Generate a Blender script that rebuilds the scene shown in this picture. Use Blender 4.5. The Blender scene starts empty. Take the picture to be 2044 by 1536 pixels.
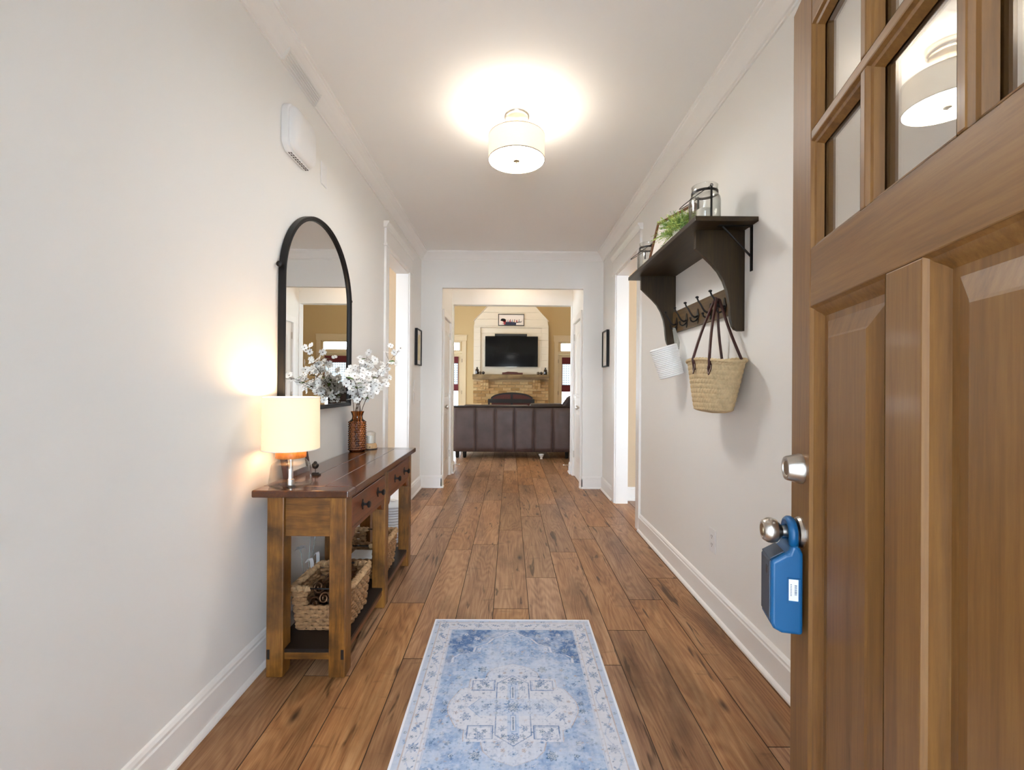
import bpy, math, random
import numpy as np
from mathutils import Vector, Matrix

scene = bpy.context.scene
COL = scene.collection
random.seed(7)
PI = math.pi

# ------------------------------------------------------------------ camera
FPX = 900.0
cam_d = bpy.data.cameras.new('camera'); cam = bpy.data.objects.new('camera', cam_d); COL.objects.link(cam)
cam_d.sensor_width = 36.0; cam_d.lens = 36.0 * FPX / 2044.0
cam_d.clip_start = 0.02; cam_d.clip_end = 200
cam.matrix_world = (Matrix.Translation((0, 0, 1.2)) @ Matrix.Rotation(-4 / FPX, 4, 'Z')
                    @ Matrix.Rotation(PI / 2 + 3 / FPX, 4, 'X') @ Matrix.Rotation(0.0075, 4, 'Z'))
scene.camera = cam

# ------------------------------------------------------------------ daylight, exposure
SKY = 10.0
world = bpy.data.worlds.new('overcast_sky'); scene.world = world; world.use_nodes = True
bg = world.node_tree.nodes['Background']
bg.inputs[0].default_value = (0.77, 0.885, 1.0, 1); bg.inputs[1].default_value = SKY
vs = scene.view_settings
vs.view_transform = 'Standard'; vs.look = 'None'; vs.gamma = 1.0; vs.use_curve_mapping = False
vs.exposure = 1.03
try:
    cy = scene.cycles
    cy.use_denoising = True
    cy.max_bounces = 14; cy.diffuse_bounces = 8; cy.glossy_bounces = 6; cy.transmission_bounces = 10; cy.transparent_max_bounces = 24
    cy.sample_clamp_indirect = 8.0
    cy.caustics_reflective = False; cy.caustics_refractive = False
except Exception:
    pass

# ------------------------------------------------------------------ helpers
def S(h):
    h = h.lstrip('#'); out = []
    for i in (0, 2, 4):
        c = int(h[i:i + 2], 16) / 255
        out.append(c / 12.92 if c <= 0.04045 else ((c + 0.055) / 1.055) ** 2.4)
    return tuple(out)

ORG = {}
class MB:
    def __init__(s): s.v = []; s.f = []; s.m = []
    def add(s, vs_, fs, m=0):
        o = len(s.v); s.v += [tuple(p) for p in vs_]; s.f += [tuple(o + i for i in f) for f in fs]; s.m += [m] * len(fs); return s
    def box(s, x0, x1, y0, y1, z0, z1, m=0):
        return s.add([(x0, y0, z0), (x1, y0, z0), (x1, y1, z0), (x0, y1, z0), (x0, y0, z1), (x1, y0, z1), (x1, y1, z1), (x0, y1, z1)],
                     [(0, 3, 2, 1), (4, 5, 6, 7), (0, 1, 5, 4), (1, 2, 6, 5), (2, 3, 7, 6), (3, 0, 4, 7)], m)
    def prism(s, poly, axis, a, b, m=0):
        # poly: 2-D points in the plane of the other two axes (in x,y,z order); extruded along axis from a to b
        n = len(poly)
        def P(p, t):
            return (t, p[0], p[1]) if axis == 'X' else ((p[0], t, p[1]) if axis == 'Y' else (p[0], p[1], t))
        vs_ = [P(p, a) for p in poly] + [P(p, b) for p in poly]
        fs = [tuple(range(n))[::-1], tuple(range(n, 2 * n))] + [(i, (i + 1) % n, n + (i + 1) % n, n + i) for i in range(n)]
        return s.add(vs_, fs, m)
    def lathe(s, prof, c=(0, 0, 0), n=32, axis='Z', m=0, closed=False, sx=1, sy=1):
        vs_ = []; k = len(prof)
        for r, h in prof:
            for i in range(n):
                a = 2 * PI * i / n; x = r * math.cos(a) * sx; y = r * math.sin(a) * sy
                q = (x, y, h) if axis == 'Z' else ((h, x, y) if axis == 'X' else (x, h, y))
                vs_.append((c[0] + q[0], c[1] + q[1], c[2] + q[2]))
        fs = []
        rng = k if closed else k - 1
        for j in range(rng):
            j2 = (j + 1) % k
            for i in range(n):
                i2 = (i + 1) % n
                fs.append((j * n + i, j * n + i2, j2 * n + i2, j2 * n + i))
        if not closed:
            if prof[0][0] > 1e-6: fs.append(tuple(range(n))[::-1])
            if prof[-1][0] > 1e-6: fs.append(tuple((k - 1) * n + i for i in range(n)))
        return s.add(vs_, fs, m)
    def tube(s, path, r, n=8, m=0, closed=False, flat=None):
        P = [Vector(p) for p in path]; k = len(P); vs_ = []; up = None
        rr = r if isinstance(r, (list, tuple)) else [r] * k
        for j in range(k):
            if closed: t = P[(j + 1) % k] - P[j - 1]
            else: t = P[min(j + 1, k - 1)] - P[max(j - 1, 0)]
            if t.length < 1e-9: t = Vector((0, 0, 1))
            t.normalize()
            if up is None:
                up = Vector((0, 0, 1)) if abs(t.z) < 0.9 else Vector((1, 0, 0))
            u = (up - t * up.dot(t))
            if u.length < 1e-6: u = t.orthogonal()
            u.normalize(); up = u; w = t.cross(u)
            for i in range(n):
                a = 2 * PI * i / n
                vs_.append(P[j] + u * (math.cos(a) * rr[j]) + w * (math.sin(a) * rr[j] * (flat or 1)))
        fs = []
        for j in range(k if closed else k - 1):
            j2 = (j + 1) % k
            for i in range(n):
                i2 = (i + 1) % n
                fs.append((j * n + i, j2 * n + i, j2 * n + i2, j * n + i2))
        if not closed: fs += [tuple(range(n)), tuple((k - 1) * n + i for i in range(n))[::-1]]
        return s.add(vs_, fs, m)
    def strap(s, path, w, t, m=0, side=(1, 0, 0)):
        # flat strap of width w (along side) and thickness t
        P = [Vector(p) for p in path]; sd = Vector(side).normalized(); vs_ = []
        for j in range(len(P)):
            tg = (P[min(j + 1, len(P) - 1)] - P[max(j - 1, 0)]).normalized(); nn = tg.cross(sd).normalized()
            for a, b in ((-1, -1), (1, -1), (1, 1), (-1, 1)):
                vs_.append(P[j] + sd * (a * w / 2) + nn * (b * t / 2))
        fs = []
        for j in range(len(P) - 1):
            for i in range(4): fs.append((j * 4 + i, j * 4 + (i + 1) % 4, j * 4 + 4 + (i + 1) % 4, j * 4 + 4 + i))
        k = (len(P) - 1) * 4
        fs += [(3, 2, 1, 0), (k, k + 1, k + 2, k + 3)]
        return s.add(vs_, fs, m)
    def sphere(s, c, r, n=16, m=0, sz=1.0):
        k = n // 2
        prof = [(max(1e-7, r * math.sin(PI * j / k)), -r * sz * math.cos(PI * j / k)) for j in range(k + 1)]
        return s.lathe(prof, c, n, m=m)
    def xf(s, M):
        s.v = [tuple(M @ Vector(p)) for p in s.v]; return s
    def build(s, name, mats, parent=None, smooth=None, bevel=None, seg=2, local=False, kind=None, recalc=True):
        me = bpy.data.meshes.new(name)
        org = Vector((0, 0, 0))
        if parent is not None and not local: org = ORG.get(parent, org)
        me.from_pydata([(p[0] - org[0], p[1] - org[1], p[2] - org[2]) for p in s.v], [], s.f)
        if not isinstance(mats, (list, tuple)): mats = [mats]
        for x in mats: me.materials.append(x)
        if len(mats) > 1: me.polygons.foreach_set('material_index', s.m)
        if recalc:
            import bmesh
            b = bmesh.new(); b.from_mesh(me); bmesh.ops.recalc_face_normals(b, faces=b.faces); b.to_mesh(me); b.free()
        if smooth:
            me.polygons.foreach_set('use_smooth', [True] * len(me.polygons))
            if smooth is not True: me.set_sharp_from_angle(angle=math.radians(smooth))
        o = bpy.data.objects.new(name, me); COL.objects.link(o)
        if parent is not None:
            o.parent = parent; ORG[o] = org
        if bevel:
            md = o.modifiers.new('edge', 'BEVEL'); md.width = bevel; md.segments = seg; md.limit_method = 'ANGLE'
            md.angle_limit = math.radians(40)
        if kind: o['kind'] = kind
        return o

def tag(o, label=None, cat=None, group=None, kind=None):
    if label: o['label'] = label
    if cat: o['category'] = cat
    if group: o['group'] = group
    if kind: o['kind'] = kind
    return o
def thing(name, label, cat, loc=(0, 0, 0), rz=0, group=None, kind=None):
    o = bpy.data.objects.new(name, None); COL.objects.link(o); o.empty_display_size = 0.05
    o.location = loc; o.rotation_euler = (0, 0, rz); ORG[o] = Vector(loc)
    return tag(o, label, cat, group, kind)
def struct(o, label=None):
    o['kind'] = 'structure'
    if label: o['label'] = label
    return o
def piece(name, me, parent, loc):
    o = bpy.data.objects.new(name, me); COL.objects.link(o); o.parent = parent
    o.location = Vector(loc) - ORG.get(parent, Vector((0, 0, 0))); return o

# ------------------------------------------------------------------ materials
def newmat(name):
    m = bpy.data.materials.new(name); m.use_nodes = True
    nt = m.node_tree; return m, nt, nt.nodes, nt.links, nt.nodes['Principled BSDF']
def pm(name, col, rough=0.5, metal=0.0, var=0.0, vscale=8.0, bump=0.0, bscale=200.0, coat=0.0, spec=0.5, sheen=0.0):
    m, nt, N, L, b = newmat(name)
    b.inputs['Base Color'].default_value = (*col, 1); b.inputs['Roughness'].default_value = rough
    b.inputs['Metallic'].default_value = metal; b.inputs['Coat Weight'].default_value = coat
    b.inputs['Specular IOR Level'].default_value = spec
    if sheen: b.inputs['Sheen Weight'].default_value = sheen
    if var or bump:
        tc = N.new('ShaderNodeTexCoord')
    if var:
        n = N.new('ShaderNodeTexNoise'); n.inputs['Scale'].default_value = vscale; n.inputs['Detail'].default_value = 6
        L.new(tc.outputs['Object'], n.inputs['Vector'])
        r = N.new('ShaderNodeValToRGB'); r.color_ramp.elements[0].position = 0.3; r.color_ramp.elements[1].position = 0.7
        r.color_ramp.elements[0].color = (*[c * (1 - var) for c in col], 1); r.color_ramp.elements[1].color = (*[min(1, c * (1 + var)) for c in col], 1)
        L.new(n.outputs['Fac'], r.inputs['Fac']); L.new(r.outputs['Color'], b.inputs['Base Color'])
    if bump:
        n2 = N.new('ShaderNodeTexNoise'); n2.inputs['Scale'].default_value = bscale; n2.inputs['Detail'].default_value = 4
        L.new(tc.outputs['Object'], n2.inputs['Vector'])
        bp = N.new('ShaderNodeBump'); bp.inputs['Strength'].default_value = bump; bp.inputs['Distance'].default_value = 0.002
        L.new(n2.outputs['Fac'], bp.inputs['Height']); L.new(bp.outputs['Normal'], b.inputs['Normal'])
    return m
def ramp(N, stops):
    r = N.new('ShaderNodeValToRGB'); e = r.color_ramp.elements
    while len(e) < len(stops): e.new(0.5)
    for i, (p, c) in enumerate(stops): e[i].position = p; e[i].color = (*c, 1) if len(c) == 3 else c
    return r
def wood(name, stops, axis='Z', k=14.0, stretch=0.06, rough=0.4, dark=None, darkamt=0.5, dscale=3.0, fine=0.25, coat=0.0, bump=0.15, rnd=True, lines=30.0):
    m, nt, N, L, b = newmat(name)
    tc = N.new('ShaderNodeTexCoord'); oi = N.new('ShaderNodeObjectInfo')
    src = tc.outputs['Object']
    if rnd:
        ml = N.new('ShaderNodeMath'); ml.operation = 'MULTIPLY'; ml.inputs[1].default_value = 37.0; L.new(oi.outputs['Random'], ml.inputs[0])
        ad = N.new('ShaderNodeVectorMath'); ad.operation = 'ADD'; L.new(src, ad.inputs[0]); L.new(ml.outputs[0], ad.inputs[1]); src = ad.outputs[0]
    mp = N.new('ShaderNodeMapping'); sc = [k, k, k]; sc['XYZ'.index(axis)] = k * stretch
    mp.inputs['Scale'].default_value = sc; L.new(src, mp.inputs['Vector'])
    n1 = N.new('ShaderNodeTexNoise'); n1.inputs['Scale'].default_value = 0.8; n1.inputs['Detail'].default_value = 2; n1.inputs['Distortion'].default_value = 0.4
    L.new(mp.outputs[0], n1.inputs['Vector'])
    mm = N.new('ShaderNodeMath'); mm.operation = 'MULTIPLY'; mm.inputs[1].default_value = lines; L.new(n1.outputs['Fac'], mm.inputs[0])
    sn = N.new('ShaderNodeMath'); sn.operation = 'SINE'; L.new(mm.outputs[0], sn.inputs[0])
    mr = N.new('ShaderNodeMapRange'); mr.inputs['From Min'].default_value = -1; mr.inputs['From Max'].default_value = 1; L.new(sn.outputs[0], mr.inputs['Value'])
    n2 = N.new('ShaderNodeTexNoise'); n2.inputs['Scale'].default_value = 6.0; n2.inputs['Detail'].default_value = 8; n2.inputs['Roughness'].default_value = 0.7
    L.new(mp.outputs[0], n2.inputs['Vector'])
    mx = N.new('ShaderNodeMix'); mx.inputs['Factor'].default_value = fine; L.new(n2.outputs['Fac'], mx.inputs['A']); L.new(mr.outputs[0], mx.inputs['B'])
    r = ramp(N, stops); L.new(mx.outputs['Result'], r.inputs['Fac'])
    col = r.outputs['Color']
    if dark:
        n3 = N.new('ShaderNodeTexNoise'); n3.inputs['Scale'].default_value = dscale; n3.inputs['Detail'].default_value = 5; L.new(src, n3.inputs['Vector'])
        r3 = ramp(N, [(0.45, (0, 0, 0)), (0.75, (darkamt,) * 3)]); L.new(n3.outputs['Fac'], r3.inputs['Fac'])
        m2 = N.new('ShaderNodeMix'); m2.data_type = 'RGBA'; L.new(r3.outputs['Color'], m2.inputs[0]); L.new(col, m2.inputs[6]); m2.inputs[7].default_value = (*dark, 1)
        col = m2.outputs[2]
    L.new(col, b.inputs['Base Color']); b.inputs['Roughness'].default_value = rough; b.inputs['Coat Weight'].default_value = coat
    b.inputs['Coat Roughness'].default_value = 0.12
    if bump:
        bp = N.new('ShaderNodeBump'); bp.inputs['Strength'].default_value = bump; bp.inputs['Distance'].default_value = 0.001
        L.new(n2.outputs['Fac'], bp.inputs['Height']); L.new(bp.outputs['Normal'], b.inputs['Normal'])
    return m
def emit(name, col, st):
    m, nt, N, L, b = newmat(name)
    b.inputs['Base Color'].default_value = (*col, 1); b.inputs['Roughness'].default_value = 0.8
    b.inputs['Emission Color'].default_value = (*col, 1); b.inputs['Emission Strength'].default_value = st
    return m
def thin_glass(name, tint=(1, 1, 1), ior=1.5, rough=0.0, boost=1.0, edge=None):
    m, nt, N, L, b = newmat(name); N.remove(b)
    out = N['Material Output']; fr = N.new('ShaderNodeFresnel')
    ge = N.new('ShaderNodeNewGeometry'); mi = N.new('ShaderNodeMapRange'); mi.inputs['To Min'].default_value = ior; mi.inputs['To Max'].default_value = 1.0 / ior
    L.new(ge.outputs['Backfacing'], mi.inputs['Value']); L.new(mi.outputs[0], fr.inputs['IOR'])
    t = N.new('ShaderNodeBsdfTransparent'); t.inputs[0].default_value = (*tint, 1)
    g = N.new('ShaderNodeBsdfGlossy'); g.inputs['Roughness'].default_value = rough
    if edge:   # longer path through the glass at grazing angles
        lw = N.new('ShaderNodeLayerWeight'); lw.inputs[0].default_value = 0.25
        mc = N.new('ShaderNodeMix'); mc.data_type = 'RGBA'; L.new(lw.outputs['Facing'], mc.inputs[0]); mc.inputs[6].default_value = (*tint, 1); mc.inputs[7].default_value = (*edge, 1); L.new(mc.outputs[2], t.inputs[0])
    mx = N.new('ShaderNodeMixShader'); f = fr.outputs[0]
    if boost != 1.0:
        mu = N.new('ShaderNodeMath'); mu.operation = 'MULTIPLY'; mu.use_clamp = True; mu.inputs[1].default_value = boost; L.new(f, mu.inputs[0]); f = mu.outputs[0]
    L.new(f, mx.inputs[0]); L.new(t.outputs[0], mx.inputs[1]); L.new(g.outputs[0], mx.inputs[2]); L.new(mx.outputs[0], out.inputs[0])
    return m

M = {}
M['wall'] = pm('wall_paint', (0.875, 0.865, 0.84), 0.6, bump=0.04, bscale=400, spec=0.3)
M['ceil'] = pm('ceiling_paint', (0.90, 0.89, 0.87), 0.9, spec=0.2)
M['trim'] = pm('white_trim', (0.90, 0.885, 0.865), 0.35)
M['tan'] = pm('tan_side_wall', (0.66, 0.52, 0.36), 0.7)  # even tan on the far walls of the side rooms
M['livwall'] = pm('golden_wall_paint', (0.50, 0.36, 0.175), 0.7)
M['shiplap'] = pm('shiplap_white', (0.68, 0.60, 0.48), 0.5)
M['doorwhite'] = pm('white_door_paint', (0.82, 0.77, 0.71), 0.4)
M['black'] = pm('black_iron', (0.012, 0.011, 0.011), 0.45, metal=0.3)
M['blackframe'] = pm('black_frame', (0.008, 0.0075, 0.008), 0.42, spec=0.3)
M['nickel'] = pm('satin_nickel', (0.62, 0.58, 0.53), 0.28, metal=1.0)
M['brass'] = pm('aged_brass', (0.35, 0.27, 0.17), 0.35, metal=1.0)
M['mirror'] = pm('mirror_silver', (0.86, 0.86, 0.84), 0.0, metal=1.0)
M['plastic'] = pm('white_plastic', (0.84, 0.84, 0.84), 0.35)
M['plasticdark'] = pm('dark_slot', (0.05, 0.04, 0.04), 0.6)
M['glass'] = thin_glass('clear_glass')
M['pane'] = thin_glass('door_pane_glass', (0.97, 0.97, 0.96), 1.5, 0.0, 1.7)
M['jar'] = thin_glass('jar_glass', (0.98, 0.985, 0.98), 1.5, 0.0, 1.3, edge=(0.55, 0.55, 0.52))
M['amber'] = None
M['white'] = pm('white_ceramic', (0.85, 0.84, 0.81), 0.4)
M['tvblack'] = pm('television_screen', (0.004, 0.004, 0.005), 0.09, spec=0.22)
M['soundbar'] = pm('black_plastic', (0.01, 0.01, 0.01), 0.4)
M['leather'] = pm('brown_leather_lit_sheen', S('#54423f'), 0.45, var=0.25, vscale=5, bump=0.35, bscale=120)  # grey-purple sheen of the hall light is mixed into this leather colour
M['leatherdark'] = pm('dark_brown_leather', S('#24120f'), 0.4, var=0.2, vscale=6, bump=0.3, bscale=120)
M['burgundy'] = pm('burgundy_fabric', S('#5d1a20'), 0.85)
M['frontdoor'] = wood('stained_door_wood_upright', [(0.25, S('#60401e')), (0.5, S('#7a5226')), (0.8, S('#8f6734'))], 'Z', 22, 0.05, 0.45, fine=0.18, coat=0.04, bump=0.05, dark=S('#74501f'), darkamt=0.45, dscale=2.5, lines=16)
M['frontdoor_h'] = wood('stained_door_wood_across', [(0.25, S('#60401e')), (0.5, S('#7a5226')), (0.8, S('#8f6734'))], 'Y', 22, 0.05, 0.45, fine=0.18, coat=0.04, bump=0.05, dark=S('#74501f'), darkamt=0.45, dscale=2.5, lines=16)
tst = [(0.25, S('#4a2b0f')), (0.5, S('#7f521e')), (0.8, S('#9f7030'))]
M['con_z'] = wood('console_wood_upright', tst, 'Z', 16, 0.08, 0.38, dark=S('#24120a'), darkamt=0.85, dscale=9, coat=0.2, lines=12, fine=0.15)
M['con_x'] = wood('console_wood_across', tst, 'X', 16, 0.08, 0.38, dark=S('#24120a'), darkamt=0.8, dscale=9, coat=0.2, lines=12, fine=0.15)
tfr = [(0.25, S('#471d06')), (0.5, S('#6b310b')), (0.8, S('#824114'))]
M['con_y'] = wood('console_drawer_wood', tfr, 'Y', 16, 0.08, 0.35, dark=S('#2a0f06'), darkamt=0.55, dscale=6, coat=0.25, lines=12, fine=0.12)
ttop = [(0.2, S('#371806')), (0.5, S('#50270b')), (0.85, S('#6a3913'))]
M['con_top'] = wood('console_top_wood', ttop, 'Y', 14, 0.06, 0.20, dark=S('#250f06'), darkamt=0.4, dscale=4, coat=0.5, lines=14, fine=0.15, bump=0.05)
M['con_dark'] = pm('console_shelf_black', S('#140b08'), 0.5)
shf = [(0.25, S('#1c1208')), (0.5, S('#30220f')), (0.8, S('#443416'))]
M['shelf_y'] = wood('dark_shelf_wood', shf, 'Y', 14, 0.06, 0.45, lines=14, fine=0.15)
M['shelf_z'] = wood('dark_shelf_wood_upright', shf, 'Z', 14, 0.06, 0.45, lines=14, fine=0.15)
M['rail_y'] = wood('hook_board_wood', [(0.25, S('#33230f')), (0.5, S('#5a4322')), (0.8, S('#735a32'))], 'Y', 14, 0.06, 0.45, lines=14, fine=0.15)
M['mantel'] = wood('rough_mantel_wood', [(0.25, S('#56432b')), (0.5, S('#7d6443')), (0.8, S('#97805a'))], 'X', 10, 0.06, 0.8, dark=S('#3a2a1a'), darkamt=0.7, dscale=4, lines=14)
M['ringwood'] = wood('light_ring_wood', [(0.2, S('#8a5420')), (0.8, S('#b5793a'))], 'Z', 30, 0.3, 0.45)
M['frame_wood'] = wood('walnut_frame_wood', [(0.2, S('#5a3518')), (0.8, S('#7b4c25'))], 'Z', 20, 0.1, 0.4)
M['palebase'] = wood('pale_base_wood', [(0.2, S('#b99469')), (0.8, S('#cfae84'))], 'Z', 30, 0.3, 0.5)
M['twig'] = pm('twig_brown', S('#4a3626'), 0.8)
M['petal'] = pm('white_petal', (0.95, 0.945, 0.92), 0.6)
M['petal'].node_tree.nodes['Principled BSDF'].inputs['Transmission Weight'].default_value = 0.0
M['petalc'] = pm('blossom_centre', S('#4b4030'), 0.8)
M['leaf'] = pm('green_leaf', S('#5c7a35'), 0.5, var=0.35, vscale=40)
M['seagrass'] = pm('seagrass_weave', S('#9a7550'), 0.85, var=0.35, vscale=60, bump=0.6, bscale=300)
M['seagrasslight'] = pm('seagrass_rim', S('#b39069'), 0.85, var=0.3, vscale=60, bump=0.6, bscale=300)
M['straw'] = pm('straw_weave', S('#cbb48c'), 0.8, var=0.14, vscale=45, bump=0.4, bscale=250)
M['strapleather'] = pm('dark_red_leather', S('#3f1a16'), 0.45, var=0.2, vscale=30)
M['stitch'] = pm('pale_stitching', S('#c9b7a5'), 0.8)
M['rope'] = pm('white_rope', (0.83, 0.83, 0.82), 0.85, bump=0.4, bscale=300)
M['tape'] = pm('grey_tape', S('#a5a49a'), 0.8)
M['lockblue'] = pm('blue_plastic', S('#0d5688'), 0.38)
M['locknavy'] = pm('slate_plastic', S('#3c4757'), 0.5)
M['label'] = pm('label_paper', (0.8, 0.86, 0.9), 0.6)
M['labelink'] = pm('label_ink', S('#4c5a70'), 0.7)
M['bronze'] = pm('antique_bronze', S('#6b4d36'), 0.35, metal=0.8, var=0.3, vscale=30)
M['candle'] = pm('candle_wax', (0.80, 0.76, 0.67), 0.6)
M['mat'] = pm('paper_mat', (0.83, 0.80, 0.76), 0.8)
M['bluecloth'] = pm('blue_cloth', S('#3d5a9a'), 0.8)
M['ballgrey'] = pm('weathered_stone', S('#5b4c3c'), 0.8, var=0.3, vscale=30)
M['bottle'] = pm('dark_brown_bottle', S('#1e120d'), 0.2, coat=0.5)
M['redwood'] = wood('red_carved_wood', [(0.2, S('#3c1712')), (0.8, S('#5e2a1e'))], 'X', 20, 0.1, 0.6)
M['ember'] = pm('red_brown_screen_mesh', S('#4a1c14'), 0.7, var=0.4, vscale=60)
M['brick'] = None
M['skyblock'] = pm('pale_sky_blocker', (0.66, 0.67, 0.68), 0.8)
M['concrete'] = pm('porch_concrete', (0.62, 0.60, 0.58), 0.9)

def plank_mat():
    m, nt, N, L, b = newmat('rustic_plank_wood')
    tc = N.new('ShaderNodeTexCoord'); oi = N.new('ShaderNodeObjectInfo')
    ml = N.new('ShaderNodeMath'); ml.operation = 'MULTIPLY'; ml.inputs[1].default_value = 61.0; L.new(oi.outputs['Random'], ml.inputs[0])
    ad = N.new('ShaderNodeVectorMath'); ad.operation = 'ADD'; L.new(tc.outputs['Object'], ad.inputs[0]); L.new(ml.outputs[0], ad.inputs[1])
    def nz(sx, sy, scale, det=4, rough=0.5, dist=0.0):
        mp = N.new('ShaderNodeMapping'); mp.inputs['Scale'].default_value = (sx, sy, 1); L.new(ad.outputs[0], mp.inputs['Vector'])
        n = N.new('ShaderNodeTexNoise'); n.inputs['Scale'].default_value = scale; n.inputs['Detail'].default_value = det
        n.inputs['Roughness'].default_value = rough; n.inputs['Distortion'].default_value = dist
        L.new(mp.outputs[0], n.inputs['Vector']); return n.outputs['Fac']
    def math_(op, a, bb=None, clamp=False):
        q = N.new('ShaderNodeMath'); q.operation = op; q.use_clamp = clamp
        for i, x in enumerate((a, bb)):
            if x is None: continue
            if isinstance(x, (int, float)): q.inputs[i].default_value = x
            else: L.new(x, q.inputs[i])
        return q.outputs[0]
    def mixc(f, a, bcol):
        q = N.new('ShaderNodeMix'); q.data_type = 'RGBA'
        if isinstance(f, float): q.inputs[0].default_value = f
        else: L.new(f, q.inputs[0])
        L.new(a, q.inputs[6]); q.inputs[7].default_value = (*bcol, 1); return q.outputs[2]
    # cathedral rings
    rings = nz(7.0, 1.0, 0.75, 2, 0.4, 0.3)
    s = math_('SINE', math_('MULTIPLY', rings, 150.0))
    s = math_('ADD', math_('MULTIPLY', s, 0.5), 0.5)
    fine = nz(150, 5.0, 1.0, 5, 0.7)
    mid = nz(12, 1.2, 1.0, 5, 0.6)
    g = math_('ADD', math_('ADD', math_('MULTIPLY', s, 0.09), math_('MULTIPLY', fine, 0.46)), math_('MULTIPLY', mid, 0.45))
    r = ramp(N, [(0.31, S('#6e4d37')), (0.42, S('#8f674b')), (0.53, S('#a57d5c')), (0.66, S('#b89371'))])
    L.new(g, r.inputs['Fac']); col = r.outputs['Color']
    # smoky dark patches
    pt = ramp(N, [(0.53, (0, 0, 0)), (0.74, (0.9,) * 3)]); L.new(nz(5, 1.6, 1.0, 6, 0.6), pt.inputs['Fac'])
    pf = math_('MULTIPLY', pt.outputs['Color'], math_('ADD', math_('MULTIPLY', fine, 0.8), 0.35), True)
    col = mixc(pf, col, S('#4a3524'))
    # short dark cracks along the grain
    ck = ramp(N, [(0.62, (0, 0, 0)), (0.70, (0.8,) * 3)]); L.new(nz(30, 3.0, 1.0, 3, 0.5, 0.8), ck.inputs['Fac'])
    col = mixc(ck.outputs['Color'], col, S('#3b2617'))
    # cross-cut scuffs
    sc = ramp(N, [(0.62, (0, 0, 0)), (0.75, (0.55,) * 3)]); L.new(nz(4, 14, 1.3, 4, 0.6), sc.inputs['Fac'])
    col = mixc(sc.outputs['Color'], col, S('#5b4330'))
    # knots
    mp = N.new('ShaderNodeMapping'); mp.inputs['Scale'].default_value = (6.0, 2.2, 1); L.new(ad.outputs[0], mp.inputs['Vector'])
    vo = N.new('ShaderNodeTexVoronoi'); vo.inputs['Scale'].default_value = 1.0; L.new(mp.outputs[0], vo.inputs['Vector'])
    kn = ramp(N, [(0.05, (0.95,) * 3), (0.15, (0, 0, 0))]); L.new(math_('ADD', vo.outputs['Distance'], math_('MULTIPLY', mid, 0.06)), kn.inputs['Fac'])
    col = mixc(kn.outputs['Color'], col, S('#33221a'))
    hv = N.new('ShaderNodeHueSaturation')
    mrv = N.new('ShaderNodeMapRange'); mrv.inputs['To Min'].default_value = 0.74; mrv.inputs['To Max'].default_value = 1.16
    L.new(math_('FRACT', math_('MULTIPLY', oi.outputs['Random'], 7.31)), mrv.inputs['Value']); L.new(mrv.outputs[0], hv.inputs['Value'])
    mrs = N.new('ShaderNodeMapRange'); mrs.inputs['To Min'].default_value = 0.92; mrs.inputs['To Max'].default_value = 1.12
    L.new(math_('FRACT', math_('MULTIPLY', oi.outputs['Random'], 3.77)), mrs.inputs['Value']); L.new(mrs.outputs[0], hv.inputs['Saturation'])
    L.new(col, hv.inputs['Color']); L.new(hv.outputs[0], b.inputs['Base Color'])
    b.inputs['Roughness'].default_value = 0.40; b.inputs['Specular IOR Level'].default_value = 0.28
    bp = N.new('ShaderNodeBump'); bp.inputs['Strength'].default_value = 0.12; bp.inputs['Distance'].default_value = 0.001
    L.new(g, bp.inputs['Height']); L.new(bp.outputs['Normal'], b.inputs['Normal'])
    return m
M['plank'] = plank_mat()
M['plankedge'] = pm('dark_plank_edge', S('#3a2618'), 0.8)
M['underlay'] = pm('dark_underlay', S('#2c1c12'), 0.9)

def brick_mat():
    m, nt, N, L, b = newmat('tumbled_brick')
    tc = N.new('ShaderNodeTexCoord'); oi = N.new('ShaderNodeObjectInfo')
    r = ramp(N, [(0.0, S('#94703f')), (0.25, S('#b08a58')), (0.5, S('#bf9d6c')), (0.8, S('#c7ab7e')), (1.0, S('#a98553'))])
    L.new(oi.outputs['Random'], r.inputs['Fac'])
    n = N.new('ShaderNodeTexNoise'); n.inputs['Scale'].default_value = 22; n.inputs['Detail'].default_value = 6; L.new(tc.outputs['Object'], n.inputs['Vector'])
    hv = N.new('ShaderNodeHueSaturation'); mr = N.new('ShaderNodeMapRange'); mr.inputs['To Min'].default_value = 0.6; mr.inputs['To Max'].default_value = 1.3
    L.new(n.outputs['Fac'], mr.inputs['Value']); L.new(mr.outputs[0], hv.inputs['Value']); L.new(r.outputs['Color'], hv.inputs['Color'])
    L.new(hv.outputs[0], b.inputs['Base Color']); b.inputs['Roughness'].default_value = 0.9
    return m
M['brick'] = brick_mat()
M['mortar'] = pm('sandy_mortar', S('#b59a72'), 0.95)

# ------------------------------------------------------------------ room shell
XL, XR, YE, CE = -1.06, 1.10, 5.34, 2.78      # hall: left wall, right wall, end wall, ceiling
T = 0.12
OY0, OY1, OZ = 3.86, 4.67, 2.37               # side openings

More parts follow.
